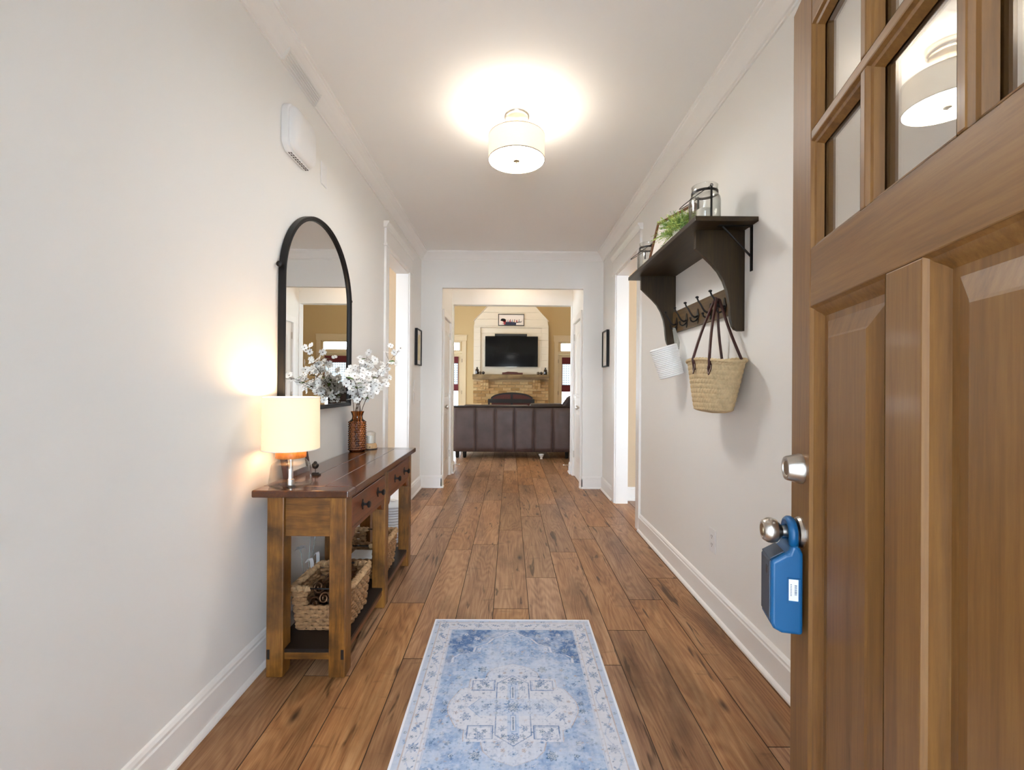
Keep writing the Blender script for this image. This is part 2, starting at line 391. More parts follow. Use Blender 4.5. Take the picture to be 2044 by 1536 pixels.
def wall(name, axis, c0, c1, a0, a1, z0, z1, mat, holes=()):
    # slab between c0..c1 on its normal axis, spanning a0..a1 and z0..z1, with rectangular holes (a,b,z,w)
    mb = MB()
    As = sorted({a0, a1, *[h[0] for h in holes], *[h[1] for h in holes]}); Zs = sorted({z0, z1, *[h[2] for h in holes], *[h[3] for h in holes]})
    As = [a for a in As if a0 <= a <= a1]; Zs = [z for z in Zs if z0 <= z <= z1]
    ai = len(As); keep = {}
    for i in range(ai - 1):
        for j in range(len(Zs) - 1):
            am, zm = (As[i] + As[i + 1]) / 2, (Zs[j] + Zs[j + 1]) / 2
            keep[i, j] = not any(h[0] < am < h[1] and h[2] < zm < h[3] for h in holes)
    idx = {}
    def V(i, j, s):
        k = (i, j, s)
        if k not in idx:
            c = c0 if s == 0 else c1
            mb.v.append((c, As[i], Zs[j]) if axis == 'X' else (As[i], c, Zs[j])); idx[k] = len(mb.v) - 1
        return idx[k]
    def F(*q): mb.f.append(q); mb.m.append(0)
    for (i, j), kq in keep.items():
        if not kq: continue
        for s in (0, 1): F(V(i, j, s), V(i + 1, j, s), V(i + 1, j + 1, s), V(i, j + 1, s))
        for di, dj, p, q in ((-1, 0, (i, j), (i, j + 1)), (1, 0, (i + 1, j), (i + 1, j + 1)), (0, -1, (i, j), (i + 1, j)), (0, 1, (i, j + 1), (i + 1, j + 1))):
            if not keep.get((i + di, j + dj), False): F(V(*p, 0), V(*q, 0), V(*q, 1), V(*p, 1))
    return struct(mb.build(name, mat))

PX0, PX1, PY1, PZ = -0.81, 0.863, 6.28, 2.363      # passage between hall and living room
wl = wall('wall_left', 'X', XL - T, XL, 0.0, YE + 0.06, 0, CE, M['wall'], [(OY0, OY1, -1, OZ)])
wr = wall('wall_right', 'X', XR, XR + T, 0.0, YE + 0.06, 0, CE, M['wall'], [(OY0, OY1, -1, OZ)])
wb = wall('wall_back', 'Y', YE, YE + 0.06, XL, XR, 0, CE, M['wall'], [(PX0, PX1, -1, PZ)])
wf = wall('wall_front', 'Y', 0.0, 0.14, XL - T, XR + T, 0, CE, M['wall'], [(-0.50, 0.44, -1, 2.06)])
LY0, LY1, LX0, LX1, LC = 6.40, 11.42, -3.3, 4.0, 4.1
DY0, DY1 = 5.475, 6.10
wpl = wall('wall_passage_left', 'X', PX0 - T, PX0, YE + 0.06, PY1, 0, CE, M['wall'], [(DY0, DY1, -1, 2.045)])
wpr = wall('wall_passage_right', 'X', PX1, PX1 + T, YE + 0.06, PY1, 0, CE, M['wall'], [(DY0, DY1, -1, 2.045)])
wlf = wall('wall_living_near', 'Y', PY1, LY0, LX0, LX1, 0, LC, [M['wall']], [(-0.795, 0.855, -1, 2.335)])
TR0, TR1, TZ0, TZ1 = 1.27, 2.66, 2.105, 2.305
wlb = wall('wall_living_far', 'Y', LY1, LY1 + T, LX0, LX1, 0, LC, M['livwall'],
           [(TR0, TR1, TZ0, TZ1), (-TR1, -TR0, TZ0, TZ1), (1.22, 2.71, -1, 2.02), (-2.71, -1.22, -1, 2.02)])
wll = wall('wall_living_left', 'X', LX0 - T, LX0, LY0, LY1, 0, LC, M['livwall'], [(7.2, 8.6, 0.7, 2.2), (9.2, 10.6, 0.7, 2.2)])
wlr = wall('wall_living_right', 'X', LX1, LX1 + T, LY0, LY1, 0, LC, M['livwall'])
# rooms beside the hall
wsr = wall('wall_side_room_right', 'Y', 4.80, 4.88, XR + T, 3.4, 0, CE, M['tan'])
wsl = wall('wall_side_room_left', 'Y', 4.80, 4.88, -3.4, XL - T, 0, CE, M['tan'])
wall('wall_side_room_right_outer', 'X', 3.4, 3.5, 0.0, 4.88, 0, CE, M['wall'])
wall('wall_side_room_left_outer', 'X', -3.5, -3.4, 0.0, 4.88, 0, CE, M['wall'])
SW0, SW1, SWZ0, SWZ1 = 1.60, 2.95, 0.60, 2.20       # added unseen side-room windows, sending daylight to the hall's far end
wall('wall_side_room_right_front', 'Y', 0.0, 0.14, XR + T, 3.4, 0, CE, M['wall'], [(SW0, SW1, SWZ0, SWZ1)])
wall('wall_side_room_left_front', 'Y', 0.0, 0.14, -3.4, XL - T, 0, CE, M['wall'], [(-SW1, -SW0, SWZ0, SWZ1)])
for nm, s in (('window_added_right', 1), ('window_added_left', -1)):
    w = struct(thing(nm, None, None, (s * (SW0 + SW1) / 2, 0.07, SWZ0)))
    for a_ in ((SW0, SW0 + 0.05, SWZ0, SWZ1), (SW1 - 0.05, SW1, SWZ0, SWZ1), (2.28, 2.32, SWZ0, SWZ1), (SW0, SW1, SWZ0, SWZ0 + 0.05), (SW0, SW1, SWZ1 - 0.05, SWZ1), (SW0, SW1, 1.43, 1.47)):
        x0_, x1_ = sorted((s * a_[0], s * a_[1])); MB().box(x0_, x1_, 0.05, 0.09, a_[2], a_[3]).build('sash', M['trim'], w)
    x0_, x1_ = sorted((s * SW0, s * SW1)); MB().box(x0_, x1_, 0.068, 0.072, SWZ0, SWZ1).build('glass_pane', M['glass'], w)

cb = MB(); cb.box(-3.5, 3.5, 0.0, LY0, CE, CE + 0.08); struct(cb.build('ceiling', M['ceil']))
cb = MB(); cb.box(LX0 - T, LX1 + T, LY0, LY1 + T, LC, LC + 0.08); struct(cb.build('ceiling_living', M['ceil']))

# floor: dark underlay with every plank on it as a part
fb = MB(); fb.box(-3.5, 4.1, 0.0, 11.5, -0.08, -0.012)
floor = struct(fb.build('floor', M['underlay'])); ORG[floor] = Vector((0, 0, 0))
PW, PLN, PXB = 0.1905, 1.33, 0.1096
rowoff = {0: 2.44, 1: 2.84, 2: 1.95, 3: 2.23, 4: 2.55, 5: 2.84, -1: 3.43, -2: 3.32, -3: 2.50, -4: 3.2, -5: 2.1, -6: 2.8}
plank_cache = {}
def plank_mesh(w, l):
    k = (round(w, 4), round(l, 4))
    if k not in plank_cache:
        c = 0.0014; h = 0.012; mb = MB(); x, y = w / 2 - 0.0004, l / 2 - 0.0004
        vs_ = [(-x, -y, -h), (x, -y, -h), (x, y, -h), (-x, y, -h), (-x, -y, -c), (x, -y, -c), (x, y, -c), (-x, y, -c),
               (-x + c, -y + c, 0), (x - c, -y + c, 0), (x - c, y - c, 0), (-x + c, y - c, 0)]
        fs = [(8, 9, 10, 11)]
        for i in range(4):
            j = (i + 1) % 4; fs += [(i, j, 4 + j, 4 + i), (4 + i, 4 + j, 8 + j, 8 + i)]
        me = bpy.data.meshes.new('plank'); me.from_pydata(vs_, [], fs); me.materials.append(M['plank']); me.materials.append(M['plankedge']); me.polygons.foreach_set('material_index', [0] + [1] * 8); plank_cache[k] = me
    return plank_cache[k]
planks = 0
for k in range(-9, 10):
    # row k lies between boundaries k-1 and k (row 0 = the one whose right edge is at PXB)
    x1 = PXB + PW * k; x0 = x1 - PW
    xa, xb = x0, x1
    if xb < -1.75 or xa > 1.8: continue
    off = rowoff.get(k, (k * 0.47) % PLN + 2.0)
    y = off - PLN * 6
    while y < 8.9:
        ya, yb = y, y + PLN; y += PLN
        if yb > 8.9: yb = 8.9
        lo = 0.0
        if xb < XL - 0.1 or xa > XR + 0.1:          # inside the side openings and rooms
            segs = [(2.9, 4.80)] + [(LY0, 8.9)]
        else:
            segs = [(0.02, 8.9)]
        for s0, s1 in segs:
            a, b_ = max(ya, s0), min(yb, s1)
            if b_ - a < 0.04: continue
            piece('plank', plank_mesh(xb - xa, b_ - a), floor, ((xa + xb) / 2, (a + b_) / 2, 0)); planks += 1
fr = MB(); fr.box(LX0, LX1, 8.9, LY1, -0.012, 0.0); fr.box(XR + T, 3.4, 0.14, 2.9, -0.012, 0.0); fr.box(-3.4, XL - T, 0.14, 2.9, -0.012, 0.0); fr.box(1.83, 3.4, 2.9, 4.8, -0.012, 0.0); fr.box(-3.4, -1.8, 2.9, 4.8, -0.012, 0.0); fr.build('plank_field', M['plank'], floor, kind='stuff')
gb = MB(); gb.box(-6, 6, -6, 0.0, -0.2, -0.06); struct(gb.build('ground', M['concrete']))
gb = MB(); gb.box(-1.30, 1.35, -3.1, -0.001, 2.62, 2.75); struct(gb.build('sky_blocker_roof', M['skyblock']))  # added unseen roof, blocks overhead sky at the doorway
gb = MB(); gb.box(-1.30, -1.15, -3.1, -0.001, -0.06, 2.62); struct(gb.build('sky_blocker_left', M['skyblock']))  # added unseen side wall, narrows the daylight entering the doorway
gb = MB(); gb.box(1.20, 1.35, -3.1, -0.001, -0.06, 2.62); struct(gb.build('sky_blocker_right', M['skyblock']))  # added unseen side wall, keeps skylight off the near left wall
gb = MB(); gb.box(-12, 14, 11.6, 26, -0.6, -0.35); struct(gb.build('ground_garden', pm('lawn_green', S('#7d8f63'), 0.9)))

# baseboards with quarter-round shoe
def baseboard(name, axis, c, s, a0, a1):
    # c: wall plane, s: direction into the room (+1/-1)
    pr = [(0, 0.0), (0.017, 0.0), (0.017, 0.112), (0.013, 0.118), (0.013, 0.128), (0.007, 0.138), (0.0, 0.142)]
    sh = [(0.017, 0.0), (0.032, 0.0), (0.031, 0.008), (0.026, 0.015), (0.017, 0.019)]
    mb = MB(); mb.prism([(c + s * p, q) for p, q in pr], 'Y' if axis == 'X' else 'X', a0, a1)
    o = struct(mb.build(name, M['trim'])); ORG[o] = Vector((0, 0, 0))
    mb = MB(); mb.prism([(c + s * p, q) for p, q in sh], 'Y' if axis == 'X' else 'X', a0, a1)
    mb.build('shoe_molding', M['trim'], o); return o
def bb2(name, axis, c, s, a0, a1):
    return baseboard(name, axis, c, s, a0, a1)
CW = 0.09
baseboard('baseboard_left', 'X', XL, 1, 0.14, OY0 - CW)
baseboard('baseboard_left_far', 'X', XL, 1, OY1 + CW, YE)
baseboard('baseboard_right', 'X', XR, -1, 0.14, OY0 - CW)
baseboard('baseboard_right_far', 'X', XR, -1, OY1 + CW, YE)
baseboard('baseboard_back_left', 'Y', YE, -1, XL + 0.017, PX0 + 0.012)
baseboard('baseboard_back_right', 'Y', YE, -1, PX1 - 0.012, XR - 0.017)
baseboard('baseboard_jamb_left', 'X', PX0, 1, YE - 0.017, DY0 - 0.075)
baseboard('baseboard_jamb_right', 'X', PX1, -1, YE - 0.017, DY0 - 0.075)
baseboard('baseboard_passage_left', 'X', -0.795, 1, DY1 + 0.09, LY0)
baseboard('baseboard_passage_right', 'X', 0.855, -1, DY1 + 0.09, LY0)
baseboard('baseboard_side_room_right', 'Y', 4.80, -1, XR + T, 3.4)
baseboard('baseboard_side_room_left', 'Y', 4.80, -1, -3.4, XL - T)

# crown molding
def crown(name, axis, c, s, a0, a1, zt=CE, k=1.0):
    pr = [(0, -0.098), (0.009, -0.098), (0.010, -0.088), (0.018, -0.084), (0.030, -0.066), (0.050, -0.040), (0.072, -0.022), (0.078, -0.018), (0.080, -0.010), (0.090, -0.008), (0.092, 0.0), (0, 0)]
    mb = MB(); mb.prism([(c + s * p * k, zt + q * k) for p, q in pr], 'Y' if axis == 'X' else 'X', a0, a1)
    return struct(mb.build(name, M['trim']))
crown('trim_1', 'X', XL, 1, 0.14, YE); crown('trim_2', 'X', XR, -1, 0.14, YE); crown('trim_3', 'Y', YE, -1, XL, XR)
crown('trim_4', 'Y', 4.80, -1, XR + T, 3.4)

# cased side openings
def casing(name, c, s, y0, y1, zt):
    root = struct(thing(name, None, None, (c, (y0 + y1) / 2, 0)))
    x = lambda d: c + s * d
    def bx(a, b, ya, yb, z0, z1, nm, bev=0.003):
        mb = MB(); mb.box(min(x(a), x(b)), max(x(a), x(b)), ya, yb, z0, z1); mb.build(nm, M['trim'], root, bevel=bev)
    bx(0, 0.02, y0 - CW, y0 + 0.004, 0, zt, 'side_casing'); bx(0, 0.02, y1 - 0.004, y1 + CW, 0, zt, 'side_casing')
    bx(0, 0.03, y0 - CW - 0.012, y1 + CW + 0.012, zt, zt + 0.02, 'bead_strip')
    bx(0, 0.02, y0 - CW, y1 + CW, zt + 0.02, zt + 0.15, 'head_casing')
    pr = [(0, 0), (0.022, 0), (0.026, 0.006), (0.03, 0.018), (0.042, 0.036), (0.046, 0.04), (0.046, 0.052), (0, 0.052)]
    mb = MB(); mb.prism([(x(p), zt + 0.15 + q) for p, q in pr], 'Y', y0 - CW - 0.024, y1 + CW + 0.024); mb.build('cap_molding', M['trim'], root)
    # jamb boards lining the opening
    for nm, ya, yb, z0, z1 in (('jamb', y0 - 0.002, y0 + 0.016, 0, zt), ('jamb', y1 - 0.016, y1 + 0.002, 0, zt), ('head_jamb', y0 + 0.016, y1 - 0.016, zt - 0.016, zt + 0.002)):
        mb = MB(); a, b = x(0.004), x(-T - 0.004); mb.box(min(a, b), max(a, b), ya, yb, z0, z1); mb.build(nm, M['trim'], root)
    return root
casing('trim_5', XL, 1, OY0, OY1, OZ); casing('trim_6', XR, -1, OY0, OY1, OZ)

# two white doors in the passage
def passage_door(name, tname, c, s):
    root = struct(thing(name, None, None, (c, (DY0 + DY1) / 2, 0)))
    x = lambda d: c + s * d
    def bx(mb, a, b, ya, yb, z0, z1): mb.box(min(x(a), x(b)), max(x(a), x(b)), ya, yb, z0, z1); return mb
    y0, y1 = DY0 + 0.004, DY1 - 0.004; zb, zt = 0.012, 2.04
    st = 0.105
    def pnl(z0, z1, arch):
        # recessed panel with a raised field; arch: rise of its curved head
        ya, yb = y0 + st, y1 - st; n = 10; k = lambda t: arch * math.sin(PI * t)
        def outline(d): 
            pts = [(ya + d, z0 + d), (yb - d, z0 + d)]
            for i in range(n + 1):
                t = 1 - i / n; yy = ya + d + (yb - ya - 2 * d) * t; pts.append((yy, z1 - d + k(t)))
            return pts
        mb = MB(); rings = [(0, -0.012), (0.012, -0.020), (0.03, -0.020), (0.055, -0.012)]
        R = [[(x(h), p[0], p[1]) for p in outline(d)] for d, h in rings]
        m_ = len(R[0]); vs_ = [p for r in R for p in r]; fs = []
        for j in range(len(R) - 1):
            for i in range(m_): fs.append((j * m_ + i, j * m_ + (i + 1) % m_, (j + 1) * m_ + (i + 1) % m_, (j + 1) * m_ + i))
        fs.append(tuple((len(R) - 1) * m_ + i for i in range(m_))); mb.add(vs_, fs); mb.build('panel', M['doorwhite'], root)
        return outline(0)
    oa = pnl(1.06, 1.86, 0.045); ob = pnl(0.23, 0.90, 0.0)
    mb = MB(); bx(mb, -0.05, -0.024, y0, y1, zb, zt)
    bx(mb, -0.024, -0.012, y0, y0 + st, zb, zt); bx(mb, -0.024, -0.012, y1 - st, y1, zb, zt)
    bx(mb, -0.024, -0.012, y0 + st, y1 - st, zb, 0.23); bx(mb, -0.024, -0.012, y0 + st, y1 - st, 0.90, 1.06)
    ya, yb = y0 + st, y1 - st; n = 10
    top = [(ya, zt), (yb, zt)] + [(ya + (yb - ya) * (1 - i / n), 1.86 + 0.045 * math.sin(PI * (1 - i / n))) for i in range(n + 1)]
    mb.prism(top, 'X', x(-0.024), x(-0.012)); mb.build('door_leaf', M['doorwhite'], root)
    for q in (0.25, 1.02, 1.82):
        mb = MB(); bx(mb, -0.013, 0.004, y1 - 0.006, y1 + 0.010, q, q + 0.09); mb.build('hinge', M['nickel'], root)
    kn = MB(); kn.lathe([(0.031, 0), (0.031, 0.006), (0.012, 0.010), (0.011, 0.03), (0.022, 0.038), (0.028, 0.052), (0.024, 0.066), (0.0001, 0.07)], (0, 0, 0), 20, 'X')
    kn.v = [(x(-0.012 + p[0]), p[1] + y0 + 0.065, p[2] + 0.945) for p in kn.v]; kn.build('knob', M['nickel'], root, smooth=40)
    tr = struct(thing(tname, None, None, (c, (DY0 + DY1) / 2, 0)))
    for ya, yb, z0, z1, nm in ((DY0 - 0.075, DY0 + 0.002, 0, 2.05, 'side_casing'), (DY1 - 0.002, DY1 + 0.075, 0, 2.05, 'side_casing'), (DY0 - 0.075, DY1 + 0.075, 2.043, 2.125, 'head_casing')):
        mb = MB(); bx(mb, 0.0, 0.018, ya, yb, z0, z1); mb.build(nm, M['trim'], tr, bevel=0.005)
passage_door('door_2', 'trim_7', PX0, 1); passage_door('door_3', 'trim_8', PX1, -1)
for nm, x0, s, lab in (('door_stop', -0.795, 1, 'small white spring door stop on the left passage baseboard'), ('door_stop', 0.855, -1, 'small white spring door stop on the right passage baseboard')):
    r = thing(nm, lab, 'door stop', (x0 + s * 0.017, 6.33, 0.105), group='spring door stops')
    mb = MB(); mb.lathe([(0.012, 0), (0.012, 0.004), (0.004, 0.006), (0.004, 0.072)], (0, 0, 0), 10, 'X'); mb.v = [(s * p[0], p[1], p[2]) for p in mb.v]
    mb.build('spring', M['nickel'], r, local=True, smooth=40)
    mb = MB(); mb.lathe([(0.007, 0.070), (0.009, 0.074), (0.008, 0.084), (0.0001, 0.086)], (0, 0, 0), 10, 'X'); mb.v = [(s * p[0], p[1], p[2]) for p in mb.v]
    mb.build('rubber_tip', M['white'], r, local=True, smooth=40)

# ------------------------------------------------------------------ front door (open, hinged on the right)
DW, ANG = 0.862, math.radians(15.1)
hx, hy = 0.639 - DW * math.sin(ANG), 1.02 - DW * math.cos(ANG)
# local frame: +Y from hinge to latch edge, +X = into the door (interior side), outer face at X=0
fd = struct(thing('door_1', 'stained wooden front door standing open', None, (hx, hy, 0), -ANG))
TH = 0.045; Ztop, Zbot = 2.045, 0.012
st = 0.107; y_l = DW - st; y_h = st
zL0, zL1, zU1 = 1.485, 1.366, 1.945   # lites bottom, lock rail bottom, lites top
def D(mb, nm, mat, bev=0.0025): return mb.build(nm, mat, fd, local=True, bevel=bev)
D(MB().box(0, TH, y_l, DW, Zbot, Ztop), 'stile', M['frontdoor']); D(MB().box(0, TH, 0, y_h, Zbot, Ztop), 'stile', M['frontdoor'])
D(MB().box(0, TH, y_h, y_l, zU1, Ztop), 'top_rail', M['frontdoor_h']); D(MB().box(0, TH, y_h, y_l, zL1, zL0), 'lock_rail', M['frontdoor_h'])
D(MB().box(0, TH, y_h, y_l, Zbot, 0.26), 'bottom_rail', M['frontdoor_h'])
ym0, ym1 = DW / 2 - 0.043, DW / 2 + 0.043
D(MB().box(0, TH, ym0, ym1, 0.26, zL1), 'mullion', M['frontdoor'])
def ring_frame(rings, ya, yb, za, zb, cap=True):
    mb = MB(); vs_ = []; fs = []
    for d, h in rings: vs_ += [(h, ya + d, za + d), (h, yb - d, za + d), (h, yb - d, zb - d), (h, ya + d, zb - d)]
    for j in range(len(rings) - 1):
        for i in range(4): fs.append((j * 4 + i, j * 4 + (i + 1) % 4, j * 4 + 4 + (i + 1) % 4, j * 4 + 4 + i))
    if cap: k = (len(rings) - 1) * 4; fs.append((k, k + 1, k + 2, k + 3))
    return mb.add(vs_, fs)
for ya, yb in ((ym1, y_l), (y_h, ym0)):
    for sgn in (0, 1):
        f = (lambda h: h) if sgn == 0 else (lambda h: TH - h)
        ring_frame([(0, f(0.0)), (0.004, f(0.006)), (0.009, f(0.008)), (0.016, f(0.016)), (0.020, f(0.018)), (0.022, f(0.020))], ya, yb, 0.26, zL1, False).build('panel_molding', M['frontdoor'], fd, local=True, smooth=30)
        ring_frame([(0.02, f(0.0195)), (0.034, f(0.0195)), (0.066, f(0.009)), (0.070, f(0.007))], ya, yb, 0.26, zL1).build('raised_panel', M['frontdoor'], fd, local=True)
# six lites: 3 columns x 2 rows
mw = 0.018; cw = (y_l - y_h - 2 * mw) / 3; zm0, zm1 = 1.706, 1.726
D(MB().box(0, TH, y_h, y_l, zm0, zm1), 'muntin', M['frontdoor_h'], 0.003)
cols = [(y_h + i * (cw + mw), y_h + i * (cw + mw) + cw) for i in range(3)]
for i in range(2):
    for za, zb in ((zL0, zm0), (zm1, zU1)): D(MB().box(0, TH, cols[i][1], cols[i + 1][0], za, zb), 'muntin', M['frontdoor'], 0.003)
for ya, yb in cols:
    for za, zb in ((zL0, zm0), (zm1, zU1)):
        for f in ((lambda h: h), (lambda h: TH - h)):
            ring_frame([(0, f(0.001)), (0.003, f(0.006)), (0.008, f(0.008)), (0.013, f(0.015)), (0.016, f(0.019))], ya, yb, za, zb, False).build('glazing_bead', M['frontdoor'], fd, local=True, smooth=30)
        MB().box(0.0205, 0.0245, ya + 0.001, yb - 0.001, za + 0.001, zb - 0.001).build('glass_pane', M['pane'], fd, local=True)
KY = DW - 0.060
def on_door(prof, z, n=28):
    mb = MB(); mb.lathe([(r, h) for r, h in prof], (0, 0, 0), n, 'X'); mb.v = [(-p[0], p[1] + KY, p[2] + z) for p in mb.v]; return mb
db = on_door([(0.032, 0.0), (0.032, 0.003), (0.0305, 0.008), (0.026, 0.027), (0.0245, 0.030), (0.019, 0.030), (0.018, 0.027), (0.0001, 0.027)], 1.029).build('deadbolt', M['nickel'], fd, local=True, smooth=30)
ORG[db] = Vector((0, 0, 0))
on_door([(0.016, 0.0265), (0.015, 0.0285), (0.0001, 0.0285)], 1.029).build('key_cylinder', M['brass'], db, local=True, smooth=30)
kb = on_door([(0.033, 0.0), (0.033, 0.003), (0.030, 0.008), (0.016, 0.012), (0.0125, 0.016), (0.0120, 0.036), (0.017, 0.041), (0.024, 0.047), (0.0268, 0.056), (0.0262, 0.064), (0.021, 0.073), (0.017, 0.075), (0.0155, 0.0735), (0.0001, 0.0735)], 0.893).build('door_knob', M['nickel'], fd, local=True, smooth=30)
ORG[kb] = Vector((0, 0, 0))
on_door([(0.013, 0.073), (0.0125, 0.0755), (0.0001, 0.0755)], 0.893).build('key_cylinder', M['brass'], kb, local=True, smooth=30)
for q in (0.2, 1.0, 1.82): MB().box(-0.004, 0.02, -0.006, 0.004, q, q + 0.1).build('hinge', M['nickel'], fd, local=True)

# lockbox hung on the door knob
lb = thing('lockbox', 'blue realtor key lockbox hanging from the front door knob', 'lockbox', (hx, hy, 0), -ANG)
Zs = lambda v: v
prof = [(0.006, 0.690), (0.045, 0.690), (0.060, 0.697), (0.066, 0.708), (0.066, 0.838), (0.040, 0.856), (0.033, 0.858), (0.028, 0.874), (0.013, 0.874), (0.006, 0.858)]
mb = MB(); mb.prism([(-p, z) for p, z in prof], 'Y', KY - 0.038, KY + 0.036); mb.build('body', M['lockblue'], lb, local=True, bevel=0.010, seg=4)
mb = MB(); mb.prism([(-p, z) for p, z in [(0.065, 0.712), (0.068, 0.715), (0.068, 0.834), (0.065, 0.840)]], 'Y', KY - 0.031, KY + 0.029); mb.build('front_cover', M['locknavy'], lb, local=True, bevel=0.001)
mb = MB(); mb.prism([(-0.067, 0.839), (-0.0405, 0.8572), (-0.0405, 0.8595), (-0.067, 0.842)], 'Y', KY - 0.030, KY + 0.028); mb.build('top_plate', M['locknavy'], lb, local=True, bevel=0.001)
mb = MB(); mb.box(-0.0690, -0.0675, KY - 0.024, KY - 0.010, 0.806, 0.822); mb.build('key_slot', M['plasticdark'], lb, local=True)
pth = [(-0.021, KY - 0.026, 0.872)] + [(-0.021, KY - 0.026 * math.cos(PI * i / 14), 0.893 + 0.024 * math.sin(PI * i / 14)) for i in range(15)] + [(-0.021, KY + 0.026, 0.872)]
mb = MB(); mb.tube(pth, 0.0095, 10); mb.build('shackle', M['lockblue'], lb, local=True, smooth=True)
mb = MB(); mb.box(-0.036, -0.012, KY - 0.0405, KY - 0.037, 0.756, 0.808); mb.build('label_recess', M['lockblue'], lb, local=True, bevel=0.0008)
stk = MB().box(-0.034, -0.0165, KY - 0.0412, KY - 0.0403, 0.762, 0.806).build('sticker', M['label'], lb, local=True); ORG[stk] = Vector((0, 0, 0))
mb = MB(); zz = 0.774; random.seed(3)
while zz < 0.794:
    w = random.choice((0.0006, 0.001, 0.0015)); mb.box(-0.0235, -0.0190, KY - 0.04135, KY - 0.0411, zz, zz + w); zz += w + random.choice((0.0007, 0.0011))
zz = 0.772
while zz < 0.797:
    mb.box(-0.0310, -0.0285, KY - 0.04135, KY - 0.0411, zz, zz + 0.0013); mb.box(-0.0310, -0.0302, KY - 0.04135, KY - 0.0411, zz, zz + 0.0022); zz += 0.0032
mb.build('barcode', M['labelink'], stk, local=True, kind='stuff')

# ------------------------------------------------------------------ ceiling light
LXc, LYc = 0.028, 2.59
cl = thing('ceiling_light', 'white drum shade semi-flush light on the hall ceiling', 'ceiling light', (LXc, LYc, CE))
c0 = (LXc, LYc, 0)
MB().lathe([(0.0001, 2.779), (0.076, 2.779), (0.076, 2.752), (0.070, 2.742), (0.066, 2.740), (0.060, 2.744), (0.0001, 2.746)], c0, 40).build('canopy', M['nickel'], cl, smooth=35)
MB().lathe([(0.011, 2.74), (0.011, 2.66), (0.006, 2.65), (0.006, 2.492)], c0, 12).build('stem', M['nickel'], cl, smooth=35)
def fabric_shade(name, col, st):
    m, nt, N, L, b = newmat(name)
    tc = N.new('ShaderNodeTexCoord'); mp = N.new('ShaderNodeMapping'); mp.inputs['Scale'].default_value = (60, 60, 300); L.new(tc.outputs['Object'], mp.inputs[0])
    n = N.new('ShaderNodeTexNoise'); n.inputs['Scale'].default_value = 1.0; n.inputs['Detail'].default_value = 3; L.new(mp.outputs[0], n.inputs['Vector'])
    mr = N.new('ShaderNodeMapRange'); mr.inputs['To Min'].default_value = 0.85 * st; mr.inputs['To Max'].default_value = 1.15 * st; L.new(n.outputs['Fac'], mr.inputs['Value'])
    b.inputs['Base Color'].default_value = (*col, 1); b.inputs['Roughness'].default_value = 0.9
    b.inputs['Emission Color'].default_value = (*col, 1); L.new(mr.outputs[0], b.inputs['Emission Strength']); return m
M['shade1'] = fabric_shade('lit_drum_fabric', (0.88, 0.78, 0.62), 0.30)
M['diffuser'] = emit('lit_diffuser', (1.0, 0.985, 0.955), 24.0)
MB().lathe([(0.1605, 2.500), (0.1615, 2.500), (0.1615, 2.634), (0.1605, 2.634), (0.1590, 2.634), (0.1590, 2.500)], c0, 64, closed=True).build('drum_shade', M['shade1'], cl, smooth=35)
MB().lathe([(0.1622, 2.499), (0.1622, 2.503), (0.1588, 2.503), (0.1588, 2.499)], c0, 64, closed=True).build('shade_rim', M['brass'], cl, smooth=35)
MB().lathe([(0.1622, 2.632), (0.1622, 2.6355), (0.1588, 2.6355), (0.1588, 2.632)], c0, 64, closed=True).build('shade_rim', M['brass'], cl, smooth=35)
dfm = MB(); dfm.lathe([(0.0001, 2.5005), (0.1585, 2.5005)], c0, 64); dfm.lathe([(0.1585, 2.5005), (0.1585, 2.506), (0.0001, 2.506)], c0, 64, m=1)
dfm.f = [f for f in dfm.f if len(f) == 4]; dfm.m = [0] * 64 + [1] * 128; dfm.build('diffuser', [M['diffuser'], M['white']], cl, recalc=False)
MB().lathe([(0.0001, 2.484), (0.006, 2.485), (0.008, 2.489), (0.019, 2.494), (0.020, 2.499), (0.0001, 2.500)], c0, 24).build('finial', M['brass'], cl, smooth=35)
def point(name, loc, w, col, r=0.03):
    d = bpy.data.lights.new(name, 'POINT'); d.energy = w; d.color = col; d.shadow_soft_size = r
    o = bpy.data.objects.new(name, d); COL.objects.link(o); o.location = loc; return o
for k in range(3):
    a = 2 * PI * k / 3 + 0.5
    b = point('ceiling_light_bulb', (LXc + 0.07 * math.cos(a), LYc + 0.07 * math.sin(a), 2.60), 1.5, (1.0, 0.94, 0.86), 0.025)

# ------------------------------------------------------------------ console table
X0, X1 = -0.993, -0.668
Y0c, Y1c, ZT = 1.856, 3.075, 0.775
ct = thing('console_table', 'distressed brown wooden console table with two drawers and lower shelf', 'console table', (-0.83, 2.46, 0))
LW = 0.069
def leg(x, y): 
    mb = MB(); mb.box(x, x + LW, y, y + LW, 0.0, 0.745); return mb.build('leg', M['con_z'], ct, bevel=0.004)
ym = 2.437
for y in (Y0c, ym, Y1c - LW):
    for x in (X0, X1 - LW): leg(x, y)
# tapered mortise plugs on the near legs
for x in (X0 + 0.004, X1 - 0.018): MB().box(x, x + 0.012, Y0c - 0.0012, Y0c + 0.002, 0.075, 0.115).build('plug', M['con_dark'], ct)
# top: three boards and two breadboard ends
tx0, tx1, ty0, ty1 = -1.036, -0.645, 1.815, 3.112
bw = 0.085
xs_ = [tx0 + (tx1 - tx0) * k / 3 for k in range(4)]
for k in range(3): MB().box(xs_[k] + 0.0006, xs_[k + 1] - 0.0006, ty0 + bw + 0.0006, ty1 - bw - 0.0006, 0.747, ZT).build('top_board', M['con_top'], ct, bevel=0.003)
for a, b in ((ty0, ty0 + bw), (ty1 - bw, ty1)): MB().box(tx0, tx1, a, b, 0.745, ZT).build('breadboard_end', M['con_top'], ct, bevel=0.006, seg=3)
